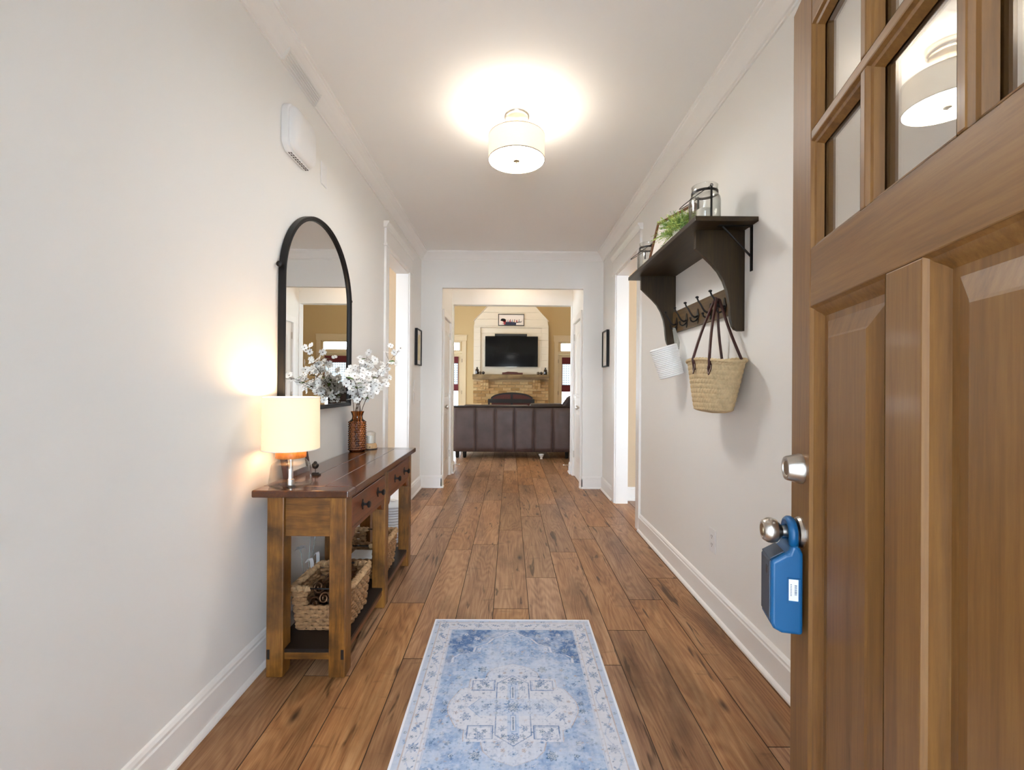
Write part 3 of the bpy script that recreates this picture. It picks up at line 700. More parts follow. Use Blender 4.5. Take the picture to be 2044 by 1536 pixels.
# aprons
za = 0.575
for a, b in ((Y0c + 0.012, Y0c + 0.032), (Y1c - 0.032, Y1c - 0.012)): MB().box(X0 + LW, X1 - LW, a, b, za, 0.745).build('end_apron', M['con_x'], ct, bevel=0.002)
MB().box(X0 + 0.01, X0 + 0.03, Y0c + LW, Y1c - LW, za, 0.745).build('back_apron', M['con_y'], ct)
# front rails above and below the drawers, with scalloped corner blocks
bays = ((Y0c + LW, ym), (ym + LW, Y1c - LW))
for a, b in bays:
    MB().box(X1 - 0.03, X1 - 0.004, a, b, 0.722, 0.745).build('drawer_rail', M['con_y'], ct)
    n = 8; pts = [(a, 0.560), (a, 0.592), (b, 0.592), (b, 0.560)]
    pts = [(a, 0.592), (b, 0.592), (b, 0.535)] + [(b - 0.012 - 0.045 * math.sin(PI / 2 * i / n), 0.535 + 0.038 * (1 - math.cos(PI / 2 * i / n))) for i in range(n + 1)]
    pts += [(a + 0.012 + 0.045 * math.sin(PI / 2 * i / n), 0.535 + 0.038 * (1 - math.cos(PI / 2 * i / n))) for i in range(n, -1, -1)] + [(a, 0.535)]
    MB().prism(pts, 'X', X1 - 0.03, X1 - 0.006).build('lower_rail', M['con_y'], ct)
    dr = MB().box(X1 - 0.025, X1 - 0.001, a + 0.003, b - 0.003, 0.596, 0.719).build('drawer', M['con_y'], ct, bevel=0.003)
    ORG[dr] = ORG[ct]
    for t in (0.27, 0.73):
        y = a + (b - a) * t; z = 0.658
        mb = MB(); mb.prism([(y - 0.017, z), (y, z - 0.024), (y + 0.017, z), (y, z + 0.024)], 'X', X1 - 0.001, X1 + 0.003)
        mb.lathe([(0.012, 0.003), (0.006, 0.006), (0.0055, 0.018), (0.010, 0.022), (0.015, 0.026), (0.016, 0.031), (0.011, 0.036), (0.0001, 0.037)], (X1, y, z), 16, 'X')
        mb.build('knob', M['black'], dr, smooth=35)
# lower shelf and stretchers
MB().box(X0 + 0.012, X1 - 0.012, Y0c + 0.014, Y1c - 0.014, 0.096, 0.110).build('shelf', M['con_dark'], ct)
MB().box(X0 + LW, X1 - LW, Y0c + 0.012, Y0c + 0.045, 0.068, 0.0955).build('end_stretcher', M['con_x'], ct, bevel=0.002)
MB().box(X0 + LW, X1 - LW, Y1c - 0.045, Y1c - 0.012, 0.068, 0.0955).build('end_stretcher', M['con_x'], ct, bevel=0.002)
for a, b in bays:
    MB().box(X1 - 0.045, X1 - 0.014, a, b, 0.068, 0.0955).build('side_stretcher', M['con_y'], ct, bevel=0.002)
    MB().box(X0 + 0.014, X0 + 0.045, a, b, 0.068, 0.0955).build('side_stretcher', M['con_y'], ct, bevel=0.002)

# seagrass baskets on the shelf
def basket(label, x0, x1, y0, y1, z0=0.1105, h=0.205):
    r = thing('seagrass_basket', label, 'basket', ((x0 + x1) / 2, (y0 + y1) / 2, z0), group='seagrass baskets under the console')
    rows = 10; rh = h / (rows + 1); rad = rh * 0.52
    def loop(z, ph, n=84, grow=0.0, lo=None):
        cx, cy, hx_, hy_ = (x0 + x1) / 2, (y0 + y1) / 2, (x1 - x0) / 2 - 0.012, (y1 - y0) / 2 - 0.012
        k = 0.86 + 0.14 * (z - z0) / h; hx_ *= k; hy_ *= k; pts = []
        for i in range(n):
            a = 2 * PI * (i + 0.5) / n; c, s = math.cos(a), math.sin(a); e = 0.22
            px = cx + hx_ * math.copysign(abs(c) ** e, c); py = cy + hy_ * math.copysign(abs(s) ** e, s)
            # re-space along the side by angle of the square
            t = a % (PI / 2)
            w = 0.0045 * math.sin(i * PI / 2 + ph)
            nx, ny = (math.copysign(1, c), 0) if abs(c) > abs(s) else (0, math.copysign(1, s))
            # straight sides sampled evenly
            if abs(c) > abs(s): py = cy + hy_ * (s / abs(c)); px = cx + hx_ * math.copysign(1, c)
            else: px = cx + hx_ * (c / abs(s)); py = cy + hy_ * math.copysign(1, s)
            pts.append((px + nx * w, py + ny * w, z + 0.002 * math.cos(i * PI / 2 + ph)))
        return pts
    mb = MB()
    notch = 0.055
    cx = (x0 + x1) / 2
    for j in range(rows):
        z = z0 + rh * (j + 0.6); P = loop(z, (j % 2) * PI)
        if j >= rows - 4:     # handle notches in the two end faces
            segs = []; cur = []
            for p in P + P[:1]:
                end = abs(p[0] - cx) < notch and (abs(p[1] - y0) < 0.05 or abs(p[1] - y1) < 0.05)
                if end:
                    if len(cur) > 1: segs.append(cur)
                    cur = []
                else: cur.append(p)
            if len(cur) > 1: segs.append(cur)
            for q in segs: mb.tube(q, rad * 1.02, 6, flat=1.0)
        else: mb.tube(P, rad * 1.02, 6, closed=True)
    mb.build('woven_wall', M['seagrass'], r, smooth=50)
    zt = z0 + rh * (rows + 0.25); mb = MB(); P = loop(zt, 0.0, 168)
    segs = []; cur = []
    for p in P + P[:1]:
        if abs(p[0] - cx) < notch - 0.004 and (abs(p[1] - y0) < 0.05 or abs(p[1] - y1) < 0.05):
            if len(cur) > 1: segs.append(cur)
            cur = []
        else: cur.append(p)
    if len(cur) > 1: segs.append(cur)
    for q in segs: mb.tube(q, [rad * (1.25 + 0.28 * (i % 2)) for i in range(len(q))], 7)
    mb.build('wrapped_rim', M['seagrasslight'], r, smooth=50)
    for yy in (y0 + 0.012, y1 - 0.012):
        MB().tube([(cx - notch - 0.01, yy, zt), (cx + notch + 0.01, yy, zt)], 0.0035, 6).build('handle_bar', M['black'], r, smooth=True)
    MB().box(x0 + 0.03, x1 - 0.03, y0 + 0.03, y1 - 0.03, z0, z0 + 0.006).build('base', M['seagrass'], r)
    MB().box(x0 + 0.026, x1 - 0.026, y0 + 0.026, y1 - 0.026, z0 + 0.006, z0 + 0.010).build('lining', M['con_dark'], r)
    return r
basket('seagrass basket holding bronze scrollwork at the near end of the console shelf', -0.968, -0.690, 1.985, 2.300)
basket('seagrass basket holding a blue cloth at the far end of the console shelf', -0.968, -0.690, 2.520, 2.840)
# bronze scrollwork piece in the near basket
sw = thing('scroll_ornament', 'bronze scrollwork metal ornament lying in the near seagrass basket', 'ornament', (-0.83, 2.14, 0.122))
def spiral(c, r0, turns, plane, n=26, sgn=1):
    P = []
    for i in range(n):
        t = i / (n - 1); a = sgn * turns * 2 * PI * t; r = r0 * (1 - 0.85 * t); u, v = r * math.cos(a), r * math.sin(a)
        P.append((c[0] + u, c[1] + (v * 0.35 if plane == 0 else 0), c[2] + v))
    return P
mb = MB()
for c, r, t, s in (((-0.885, 2.06, 0.205), 0.030, 1.6, 1), ((-0.880, 2.10, 0.265), 0.028, 1.5, -1), ((-0.835, 2.05, 0.235), 0.026, 1.7, 1), ((-0.79, 2.08, 0.225), 0.028, 1.5, -1), ((-0.845, 2.14, 0.285), 0.024, 1.4, 1), ((-0.90, 2.15, 0.225), 0.026, 1.6, -1)):
    mb.tube(spiral(c, r, t, 0, sgn=s), 0.0055, 7)
mb.build('scroll', M['bronze'], sw, smooth=True)
for rr, yy in ((0.125, 2.12), (0.105, 2.16)):
    mb = MB(); mb.tube([(-0.775 + rr * math.cos(PI * 0.42 + PI * 0.58 * i / 18), yy, 0.19 + rr * math.sin(PI * 0.42 + PI * 0.58 * i / 18)) for i in range(19)], 0.008, 8); mb.build('arched_bar', M['bronze'], sw, smooth=True)
mb = MB(); mb.lathe([(0.02, 0.122), (0.024, 0.126), (0.012, 0.14), (0.02, 0.16), (0.027, 0.18), (0.02, 0.20), (0.026, 0.215), (0.03, 0.225), (0.012, 0.235), (0.0001, 0.236)], (-0.795, 2.06, 0), 18); mb.build('turned_post', M['nickel'], sw, smooth=40)
MB().box(-0.90, -0.76, 2.04, 2.19, 0.121, 0.128).build('foot_plate', M['black'], sw)
bc = thing('folded_cloth', 'blue and white folded cloth inside the far seagrass basket', 'cloth', (-0.83, 2.62, 0.122))
mb = MB(); mb.box(-0.93, -0.75, 2.56, 2.72, 0.1215, 0.200); mb.build('fold', M['bluecloth'], bc, bevel=0.02, seg=4)
mb = MB(); mb.box(-0.92, -0.77, 2.565, 2.70, 0.2005, 0.222); mb.build('fold', M['rope'], bc, bevel=0.010, seg=3)
# white artificial lily behind the near basket
ly = thing('white_lily', 'white artificial lily with curling leaves behind the near basket', 'flower', (-0.985, 2.21, 0.1105))
M['lily'] = pm('pale_lily_fabric', (0.62, 0.64, 0.66), 0.5); M['lilystem'] = pm('grey_green_stem', S('#8a8f8a'), 0.6)
for k, (dx, dy, h, lean) in enumerate(((0.004, 0.0, 0.36, 0.012), (-0.008, 0.04, 0.33, 0.03), (0.012, -0.05, 0.30, -0.02))):
    P = [(-0.985 + dx + lean * (i / 9) ** 2, 2.21 + dy, 0.111 + h * i / 9) for i in range(10)]
    MB().tube(P, 0.0022, 6).build('stem', M['lilystem'], ly, smooth=True)
    top = P[-1]; mb = MB()
    for q in range(6):
        a = 2 * PI * q / 6; ca, sa = math.cos(a), math.sin(a); vs_ = []; n = 5
        for i in range(n):
            t = i / (n - 1); r = 0.045 * t; w = 0.011 * math.sin(PI * min(0.98, t + 0.05)); z = top[2] + 0.035 * t - 0.03 * t * t * t
            for sg in (-1, 1): vs_.append((top[0] + 0.6 * (r * ca - sg * w * sa), top[1] + r * sa + sg * w * ca, z))
        mb.add(vs_, [(2 * i, 2 * i + 1, 2 * i + 3, 2 * i + 2) for i in range(n - 1)])
    mb.build('bloom', M['lily'], ly, smooth=True, recalc=False)
for k in range(2):
    s = (-1, 1)[k]
    P = [(-0.975 + 0.02 * math.sin(PI * i / 12) , 2.215 + 0.035 * k + s * 0.03 * (i / 12), 0.14 + 0.22 * math.sin(PI * 0.62 * i / 12)) for i in range(13)]
    MB().strap(P, 0.022, 0.0015, side=(0.3, 1, 0)).build('leaf', M['lily'], ly, smooth=40)
# white ridged basket on the floor beyond the console
wp = thing('white_floor_basket', 'white ridged rope basket standing on the floor behind the far end of the console', 'basket', (-0.905, 3.52, 0))
pf = []
for j in range(14):
    z = 0.012 + j * 0.020
    for i in range(4):
        a = PI * (i + 0.5) / 4 - PI / 2; pf.append((0.098 + 0.006 * math.sin(j * 0.4) + 0.010 * math.cos(a), z + 0.010 * math.sin(a)))
pf = [(0.0001, 0.0)] + pf + [(0.07, 0.295), (0.0001, 0.302)]
M['bluewhite'] = pm('blue_white_rope', (0.72, 0.77, 0.84), 0.8)
MB().lathe(pf, (-0.905, 3.52, 0), 40).build('coiled_body', M['bluewhite'], wp, smooth=50)
lid = MB().lathe([(0.0001, 0.302), (0.02, 0.303), (0.022, 0.312), (0.0001, 0.318)], (-0.905, 3.52, 0), 20).build('lid_knob', M['white'], wp, smooth=40)

# ------------------------------------------------------------------ table lamp
lx, lyy = -0.925, 1.915
tl = thing('table_lamp', 'lit table lamp with linen drum shade and clear glass base on the console', 'lamp', (lx, lyy, ZT))
c1 = (lx, lyy, 0)
M['shade2'] = fabric_shade('lit_linen', (0.84, 0.66, 0.44), 0.30)
MB().lathe([(0.1130, 0.930), (0.1110, 1.147), (0.1095, 1.147), (0.1115, 0.930)], c1, 64, closed=True).build('lamp_shade', M['shade2'], tl, smooth=35)
M['shadetrim'] = pm('linen_edge', (0.85, 0.78, 0.66), 0.8)
for z, r in ((0.930, 0.1130), (1.147, 0.1110)): MB().lathe([(r + 0.0006, z - 0.002), (r + 0.0006, z + 0.002), (r - 0.002, z + 0.002), (r - 0.002, z - 0.002)], c1, 64, closed=True).build('shade_edge', M['shadetrim'], tl, smooth=35)
MB().lathe([(0.0001, 0.893), (0.059, 0.893), (0.060, 0.895), (0.060, 0.921), (0.058, 0.924), (0.0001, 0.924)], c1, 40).build('wood_collar', M['ringwood'], tl, smooth=35)
gp = [(0.056, 0.893), (0.057, 0.884), (0.064, 0.876), (0.0745, 0.866), (0.0775, 0.855), (0.0800, 0.83), (0.0845, 0.797), (0.0855, 0.788), (0.083, 0.780), (0.076, 0.7765), (0.0001, 0.7765)]
MB().lathe(gp, c1, 56).build('glass_base', M['jar'], tl, smooth=50)
MB().lathe([(0.0001, 0.778), (0.014, 0.778), (0.014, 0.80), (0.009, 0.803), (0.009, 0.893)], c1, 16).build('rod', M['nickel'], tl, smooth=35)
MB().lathe([(0.012, 0.924), (0.012, 0.962), (0.018, 0.966), (0.018, 0.99), (0.0001, 0.992)], c1, 16).build('socket', M['brass'], tl, smooth=35)
M['bulb'] = emit('lit_bulb', (1.0, 0.85, 0.6), 6.0)
MB().lathe([(0.012, 0.992), (0.014, 1.0), (0.03, 1.03), (0.031, 1.05), (0.02, 1.075), (0.0001, 1.082)], c1, 20).build('bulb', M['bulb'], tl, smooth=True)
for k in range(3):
    a = 2 * PI * k / 3; MB().tube([(lx, lyy, 0.99), (lx + 0.11 * math.cos(a), lyy + 0.11 * math.sin(a), 0.935)], 0.0016, 6).build('spider_arm', M['nickel'], tl)
point('table_lamp_glow', (lx, lyy, 1.105), 2.3, (1.0, 0.76, 0.46), 0.03)
point('table_lamp_glow_low', (lx, lyy, 0.962), 1.0, (1.0, 0.76, 0.46), 0.02)

# small black topiary stand and dark frame behind the lamp
tp = thing('topiary_figurine', 'tiny black ball topiary figurine beside the lamp', 'figurine', (-0.914, 2.13, ZT))
MB().box(-0.936, -0.892, 2.118, 2.142, ZT + 0.0005, ZT + 0.007).build('base', M['black'], tp, bevel=0.001)
MB().box(-0.928, -0.900, 2.122, 2.138, ZT + 0.007, ZT + 0.013).build('plinth', M['black'], tp, bevel=0.001)
MB().tube([(-0.914, 2.13, ZT + 0.012), (-0.914, 2.13, ZT + 0.032)], 0.002, 8).build('trunk', M['black'], tp)
mb = MB(); mb.sphere((-0.914, 2.13, ZT + 0.044), 0.0145, 14); mb.sphere((-0.915, 2.13, ZT + 0.058), 0.0085, 12); mb.sphere((-0.920, 2.126, ZT + 0.050), 0.009, 10); mb.sphere((-0.907, 2.132, ZT + 0.046), 0.009, 10); mb.build('crown', M['black'], tp, smooth=True)
df = thing('desk_frame', 'small dark wooden photo frame leaning on the wall behind the lamp', 'picture frame', (-1.03, 2.15, ZT))
lean = lambda z: -1.012 - 0.040 * (z - ZT) / 0.22
def leanbox(ya, yb, za, zb, t0, t1, nm, mat, par):
    mb = MB(); vs_ = []
    for z in (za, zb):
        for t in (t0, t1):
            for y in (ya, yb): vs_.append((lean(z) + t, y, z))
    mb.add(vs_, [(0, 1, 3, 2), (4, 6, 7, 5), (0, 4, 5, 1), (2, 3, 7, 6), (0, 2, 6, 4), (1, 5, 7, 3)]); mb.build(nm, mat, par)
za_, zb_ = ZT + 0.0008, ZT + 0.215
M['darkframe'] = wood('dark_mahogany_frame', [(0.2, S('#2a100b')), (0.8, S('#43201a'))], 'Z', 20, 0.1, 0.35)
for ya, yb, z0, z1 in ((2.035, 2.057, za_, zb_), (2.243, 2.265, za_, zb_), (2.057, 2.243, za_, za_ + 0.022), (2.057, 2.243, zb_ - 0.022, zb_)): leanbox(ya, yb, z0, z1, -0.004, 0.018, 'frame_bar', M['darkframe'], df)
leanbox(2.057, 2.243, za_ + 0.022, zb_ - 0.022, 0.0, 0.008, 'print', M['mat'], df)

# ------------------------------------------------------------------ amber vase and dogwood branches
m, nt, N, L, b = newmat('amber_glass')
N.remove(b); out = N['Material Output']
tr = N.new('ShaderNodeBsdfRefraction'); tr.inputs['Roughness'].default_value = 0.02; tr.inputs['IOR'].default_value = 1.22; tr.inputs[0].default_value = (0.78, 0.43, 0.17, 1)
gl = N.new('ShaderNodeBsdfGlossy'); gl.inputs['Roughness'].default_value = 0.03
df_ = N.new('ShaderNodeBsdfTranslucent'); df_.inputs[0].default_value = (0.75, 0.33, 0.10, 1)
m1 = N.new('ShaderNodeMixShader'); m1.inputs[0].default_value = 0.12; L.new(tr.outputs[0], m1.inputs[1]); L.new(df_.outputs[0], m1.inputs[2])
fr_ = N.new('ShaderNodeFresnel'); ge_ = N.new('ShaderNodeNewGeometry'); mi_ = N.new('ShaderNodeMapRange'); mi_.inputs['To Min'].default_value = 1.65; mi_.inputs['To Max'].default_value = 1 / 1.65; L.new(ge_.outputs['Backfacing'], mi_.inputs['Value']); L.new(mi_.outputs[0], fr_.inputs[0])
m2 = N.new('ShaderNodeMixShader'); L.new(fr_.outputs[0], m2.inputs[0]); L.new(m1.outputs[0], m2.inputs[1]); L.new(gl.outputs[0], m2.inputs[2]); L.new(m2.outputs[0], out.inputs[0])
M['amber'] = m
vx, vy = -0.982, 2.912
va = thing('amber_vase', 'amber hobnail glass vase holding white dogwood branches on the console', 'vase', (vx, vy, ZT))
n = 96; prof = []; rowsz = 13
k = 104
def vr(z):
    if z < 0.010: return 0.044 + 0.008 * math.sqrt(max(0, z / 0.010))
    if z < 0.190: return 0.052
    if z < 0.212: t = (z - 0.190) / 0.022; return 0.052 - 0.018 * (t * t * (3 - 2 * t))
    if z < 0.236: return 0.034 - 0.002 * math.sin((z - 0.212) / 0.024 * PI)
    t = (z - 0.236) / 0.020; return 0.034 + 0.007 * t
mb = MB(); vs_ = []
for j in range(k):
    z = 0.256 * j / (k - 1); r0 = vr(z)
    for i in range(n):
        a = 2 * PI * i / n; r = r0
        if 0.008 < z < 0.195:
            row = (z - 0.008) / 0.187 * rowsz; fz = abs(math.sin(PI * row)); off = (int(row) % 2) * 0.5
            fa = abs(math.sin(PI * (i / n * 17 + off))); r += 0.0070 * (fz * fa) ** 0.8 - 0.002
        vs_.append((vx + r * math.cos(a), vy + r * math.sin(a), ZT + 0.0006 + z))
fs = [(j * n + i, j * n + (i + 1) % n, (j + 1) * n + (i + 1) % n, (j + 1) * n + i) for j in range(k - 1) for i in range(n)]
fs.append(tuple(range(n))[::-1]); mb.add(vs_, fs); mb.build('hobnail_body', M['amber'], va, smooth=True)
MB().lathe([(0.0405, ZT + 0.2565), (0.042, ZT + 0.2575), (0.0405, ZT + 0.2585), (0.039, ZT + 0.2575)], (vx, vy, 0), 48, closed=True).build('lip', M['amber'], va, smooth=True)

# blossom mesh shared by all
def blossom_mesh():
    mb = MB()
    for q in range(4):
        a = PI / 2 * q + 0.3; ca, sa = math.cos(a), math.sin(a); vs_ = []
        for t, w, z in ((0.08, 0.16, 0.0), (0.45, 0.44, 0.10), (0.80, 0.50, 0.20), (1.0, 0.30, 0.16)):
            for sg in (-1, 1): vs_.append((t * ca - sg * w * sa, t * sa + sg * w * ca, z))
        vs_.append((0.9 * ca, 0.9 * sa, 0.12))
        mb.add(vs_, [(0, 1, 3, 2), (2, 3, 5, 4), (4, 5, 8), (4, 8, 6), (8, 5, 7)], 0)
    mb.add([(0.17 * math.cos(i * PI / 3), 0.17 * math.sin(i * PI / 3), 0.05) for i in range(6)] + [(0, 0, 0.16)], [(i, (i + 1) % 6, 6) for i in range(6)], 1)
    me = bpy.data.meshes.new('blossom'); me.from_pydata(mb.v, [], mb.f); me.materials.append(M['petal']); me.materials.append(M['petalc'])
    me.polygons.foreach_set('material_index', mb.m); me.polygons.foreach_set('use_smooth', [True] * len(me.polygons)); return me
def leaf_mesh():
    mb = MB(); vs_ = []
    for t, w, z in ((0, 0.02, 0), (0.3, 0.22, 0.06), (0.6, 0.25, 0.05), (0.85, 0.12, 0.0), (1.0, 0.01, -0.06)):
        vs_ += [(t, -w, z), (t, 0, z - 0.04), (t, w, z)]
    fs = []
    for j in range(4): fs += [(3 * j, 3 * j + 1, 3 * j + 4, 3 * j + 3), (3 * j + 1, 3 * j + 2, 3 * j + 5, 3 * j + 4)]
    me = bpy.data.meshes.new('leaf'); me.from_pydata(vs_, [], fs); me.materials.append(M['leaf']); return me
BM, LM = blossom_mesh(), leaf_mesh()
random.seed(21)
def frame_to(d):
    d = Vector(d).normalized(); return d.to_track_quat('Z', 'Y').to_euler()
mouth = Vector((vx, vy, ZT + 0.25))
branches = [  # tip x, y, z, number of blossoms
    ((-0.735, 2.98, 1.435), 20, 'longest dogwood branch, arching up to the right out of the amber vase'),
    ((-0.835, 2.93, 1.31), 19, 'dogwood branch just left of and below the longest right hand one'), ((-0.905, 2.86, 1.395), 24, 'tallest upright dogwood branch in the middle of the amber vase'), ((-0.900, 2.70, 1.33), 22, 'dogwood branch left of the tallest one, overlapping the mirror edge'),
    ((-0.945, 2.62, 1.26), 20, 'dogwood branch closest to the mirror glass, above the lowest branch'), ((-0.870, 2.50, 1.24), 20, 'lowest dogwood branch, reaching from the amber vase toward the lamp'), ((-0.955, 2.83, 1.23), 18, 'short dogwood branch low against the wall behind the others'), ((-0.80, 2.86, 1.22), 15, 'short dogwood branch leaning out over the console front')]
for bi, (tip, nb, lab) in enumerate(branches):
    base = Vector((vx + 0.012 * math.cos(bi * 2.4), vy + 0.012 * math.sin(bi * 2.4), ZT + 0.03))
    tip = Vector(tip); r = thing('dogwood_branch', lab or 'white dogwood blossom branch rising from the amber vase in front of the arched mirror', 'flower branch', base, group='dogwood branches in the amber vase')
    neck = mouth + Vector((0.022 * math.cos(bi * 2.4 + .3), 0.022 * math.sin(bi * 2.4 + .3), 0)); P = []
    ctrl = neck + Vector((0, 0, 0.10)) + (tip - neck) * 0.25
    for i in range(6): P.append(base.lerp(neck, i / 5))
    for i in range(1, 15):
        t = i / 14; P.append(neck * (1 - t) ** 2 + ctrl * 2 * t * (1 - t) + tip * t * t)
    MB().tube(P, [0.0026 - 0.0016 * i / (len(P) - 1) for i in range(len(P))], 6).build('stem', M['twig'], r, smooth=True)
    tw = MB(); fl = []
    for q in range(nb):
        t = 0.30 + 0.70 * (q + random.random() * 0.8) / nb; i = 5 + t * 14; i0 = min(int(i), len(P) - 2); p = P[i0].lerp(P[i0 + 1], min(1, i - i0))
        off = Vector((random.uniform(-0.045, 0.07), random.uniform(-0.075, 0.065), random.uniform(-0.03, 0.055)))
        if q == nb - 1: off = Vector((0.01, 0, 0.01)); p = P[-1]
        e = p + off; e.x = max(e.x, -1.0)
        if e.z < ZT + 0.29: e.z = ZT + 0.29 + random.random() * 0.03
        tw.tube([p, p.lerp(e, 0.5) + Vector((0, 0, -0.008)), e], 0.0009, 5); fl.append((e, off))
    tw.build('twigs', M['twig'], r, smooth=True, kind='stuff')
    for e, off in fl:
        o = piece('blossom', BM, r, e + Vector((0, 0, 0.002)))
        d = Vector((0.35, -0.75, 0.45)) + Vector((random.uniform(-.7, .7), random.uniform(-.6, .6), random.uniform(-.5, .7)))
        o.rotation_euler = frame_to(d); s = random.uniform(0.019, 0.0245); o.scale = (s, s, s)
    for q in range(4):
        t = random.uniform(0.25, 0.95); i = 5 + t * 14; i0 = min(int(i), len(P) - 2); p = P[i0].lerp(P[i0 + 1], min(1, i - i0))
        o = piece('leaf', LM, r, p); o.rotation_euler = (random.uniform(-.6, .6), random.uniform(-.9, .5), random.uniform(0, 6.28)); s = random.uniform(0.03, 0.045); o.scale = (s, s, s)

# glass dome night light beyond the vase
nl = thing('candle_warmer', 'small glass cylinder lantern on a pale wood base behind the amber vase', 'lantern', (-0.935, 3.03, ZT))
c2 = (-0.935, 3.03, 0)
MB().lathe([(0.0001, ZT + 0.001), (0.047, ZT + 0.001), (0.047, ZT + 0.006), (0.0001, ZT + 0.006)], c2, 32).build('foot', M['black'], nl, smooth=35)
MB().lathe([(0.0001, ZT + 0.006), (0.045, ZT + 0.006), (0.044, ZT + 0.025), (0.037, ZT + 0.038), (0.0001, ZT + 0.040)], c2, 32).build('base', M['palebase'], nl, smooth=35)
MB().lathe([(0.034, ZT + 0.040), (0.034, ZT + 0.108), (0.028, ZT + 0.114), (0.010, ZT + 0.120), (0.0001, ZT + 0.121)], c2, 32).build('glass_cylinder', M['jar'], nl, smooth=40)
MB().lathe([(0.0001, ZT + 0.040), (0.026, ZT + 0.040), (0.026, ZT + 0.090), (0.0001, ZT + 0.091)], c2, 24).build('candle', M['candle'], nl, smooth=35)
kk = MB(); kk.lathe([(0.005, 0), (0.005, 0.004), (0.0001, 0.005)], (0, 0, 0), 12, 'Y'); kk.v = [(-0.935 + 0.012 + p[0], 3.03 - 0.043 - p[1], ZT + 0.018 + p[2]) for p in kk.v]; kk.build('dial', M['brass'], nl, smooth=35)

# ------------------------------------------------------------------ arched mirror
MY, MW, MT, MBm = 2.488, 0.435, 2.098, 1.068
mr_ = thing('arched_mirror', 'tall black framed arched mirror on the left wall above the console', 'mirror', (XL, MY, MBm))
MR = 0.405
def arch(d, n=40):
    pts = [(MY + MW - d, MBm + d)]
    for i in range(n + 1):
        a = PI * i / n; pts.append((MY + (MW - d) * math.cos(a), MT - MR + (MR - d) * math.sin(a)))
    pts.append((MY - MW + d, MBm + d)); return pts
def arch_frame(prof):
    R = [arch(d) for d, h in prof]; k = len(R[0]); mb = MB(); vs_ = []
    for r, (d, h) in zip(R, prof): vs_ += [(XL + h, p[0], p[1]) for p in r]
    q = len(prof); fs = []
    for j in range(q):
        j2 = (j + 1) % q
        for i in range(k): fs.append((j * k + i, j * k + (i + 1) % k, j2 * k + (i + 1) % k, j2 * k + i))
    return mb.add(vs_, fs)
arch_frame([(0, 0.003), (0, 0.030), (0.004, 0.035), (0.010, 0.035), (0.013, 0.031), (0.018, 0.031), (0.022, 0.027), (0.024, 0.018), (0.024, 0.003)]).build('frame', M['blackframe'], mr_, smooth=30)
g = arch(0.022); MB().add([(XL + 0.019, p[0], p[1]) for p in g] + [(XL + 0.008, p[0], p[1]) for p in g], [tuple(range(len(g))), tuple(range(len(g), 2 * len(g)))[::-1]] + [(i, (i + 1) % len(g), len(g) + (i + 1) % len(g), len(g) + i) for i in range(len(g))]).build('mirror_glass', M['mirror'], mr_)
for s in (-1, 1):
    MB().lathe([(0.006, 0.0), (0.006, 0.012), (0.012, 0.014), (0.013, 0.022), (0.008, 0.026), (0.0001, 0.027)], (0, 0, 0), 16, 'Y').xf(Matrix.Translation((XL + 0.016, MY + s * (MW - 0.001), 1.745)) @ Matrix.Scale(s, 4, (0, 1, 0))).build('pivot_knob', M['black'], mr_, smooth=35)

# ------------------------------------------------------------------ left wall fittings
vt = thing('vent_grille', 'slim linear air grille let into the left crown molding', 'vent', (XL + 0.02, 2.20, 2.70))
mb = MB(); 
def vslat(z, d, t, nm):
    MB().box(XL + d, XL + d + t, 2.05, 2.38, z, z + 0.006).build(nm, M['ventgrey'], vt)
M['ventgrey'] = pm('vent_white', (0.86, 0.85, 0.82), 0.5)
for i in range(5): vslat(2.680 + i * 0.010, 0.012 + i * 0.006, 0.012, 'slat')
for y in (2.045, 2.38): MB().prism([(XL + 0.008, 2.674), (XL + 0.024, 2.674), (XL + 0.055, 2.732), (XL + 0.03, 2.732)], 'Y', y, y + 0.006).build('end_frame', M['ventgrey'], vt)
ch = thing('door_chime', 'white rounded chime box with louvre slots high on the left wall', 'chime box', (XL, 2.20, 2.40))
def rrect(y0, y1, z0, z1, r, n=6):
    P = []
    for cyy, czz, a0 in ((y1 - r, z1 - r, 0), (y0 + r, z1 - r, PI / 2), (y0 + r, z0 + r, PI), (y1 - r, z0 + r, 1.5 * PI)):
        for i in range(n + 1): a = a0 + PI / 2 * i / n; P.append((cyy + r * math.cos(a), czz + r * math.sin(a)))
    return P
def dome(rings, y0, y1, z0, z1, r, x0):
    mb = MB(); R = [[(x0 + h, p[0], p[1]) for p in rrect(y0 + d, y1 - d, z0 + d, z1 - d, max(0.004, r - d * 0.6))] for d, h in rings]
    k = len(R[0]); vs_ = [p for q in R for p in q]; fs = [tuple(range(k))]
    for j in range(len(R) - 1): fs += [(j * k + i, j * k + (i + 1) % k, (j + 1) * k + (i + 1) % k, (j + 1) * k + i) for i in range(k)]
    fs.append(tuple((len(R) - 1) * k + i for i in range(k))); return mb.add(vs_, fs)
dome([(0, 0.001), (0, 0.028), (0.004, 0.034)], 2.070, 2.335, 2.290, 2.515, 0.055, XL).build('back_box', M['plastic'], ch, smooth=30)
dome([(0.008, 0.034), (0.008, 0.042), (0.014, 0.052), (0.03, 0.060), (0.06, 0.064)], 2.070, 2.335, 2.290, 2.515, 0.055, XL).build('cover', M['plastic'], ch, smooth=45)
for rr in range(2):
    for i in range(9): MB().box(XL + 0.012 + rr * 0.010, XL + 0.017 + rr * 0.010, 2.115 + i * 0.021, 2.127 + i * 0.021, 2.2885, 2.2903).build('slot', M['plasticdark'], ch)
bp_ = thing('blank_plate', 'blank white switch plate beside the chime box on the left wall', 'wall plate', (XL, 2.54, 2.38))
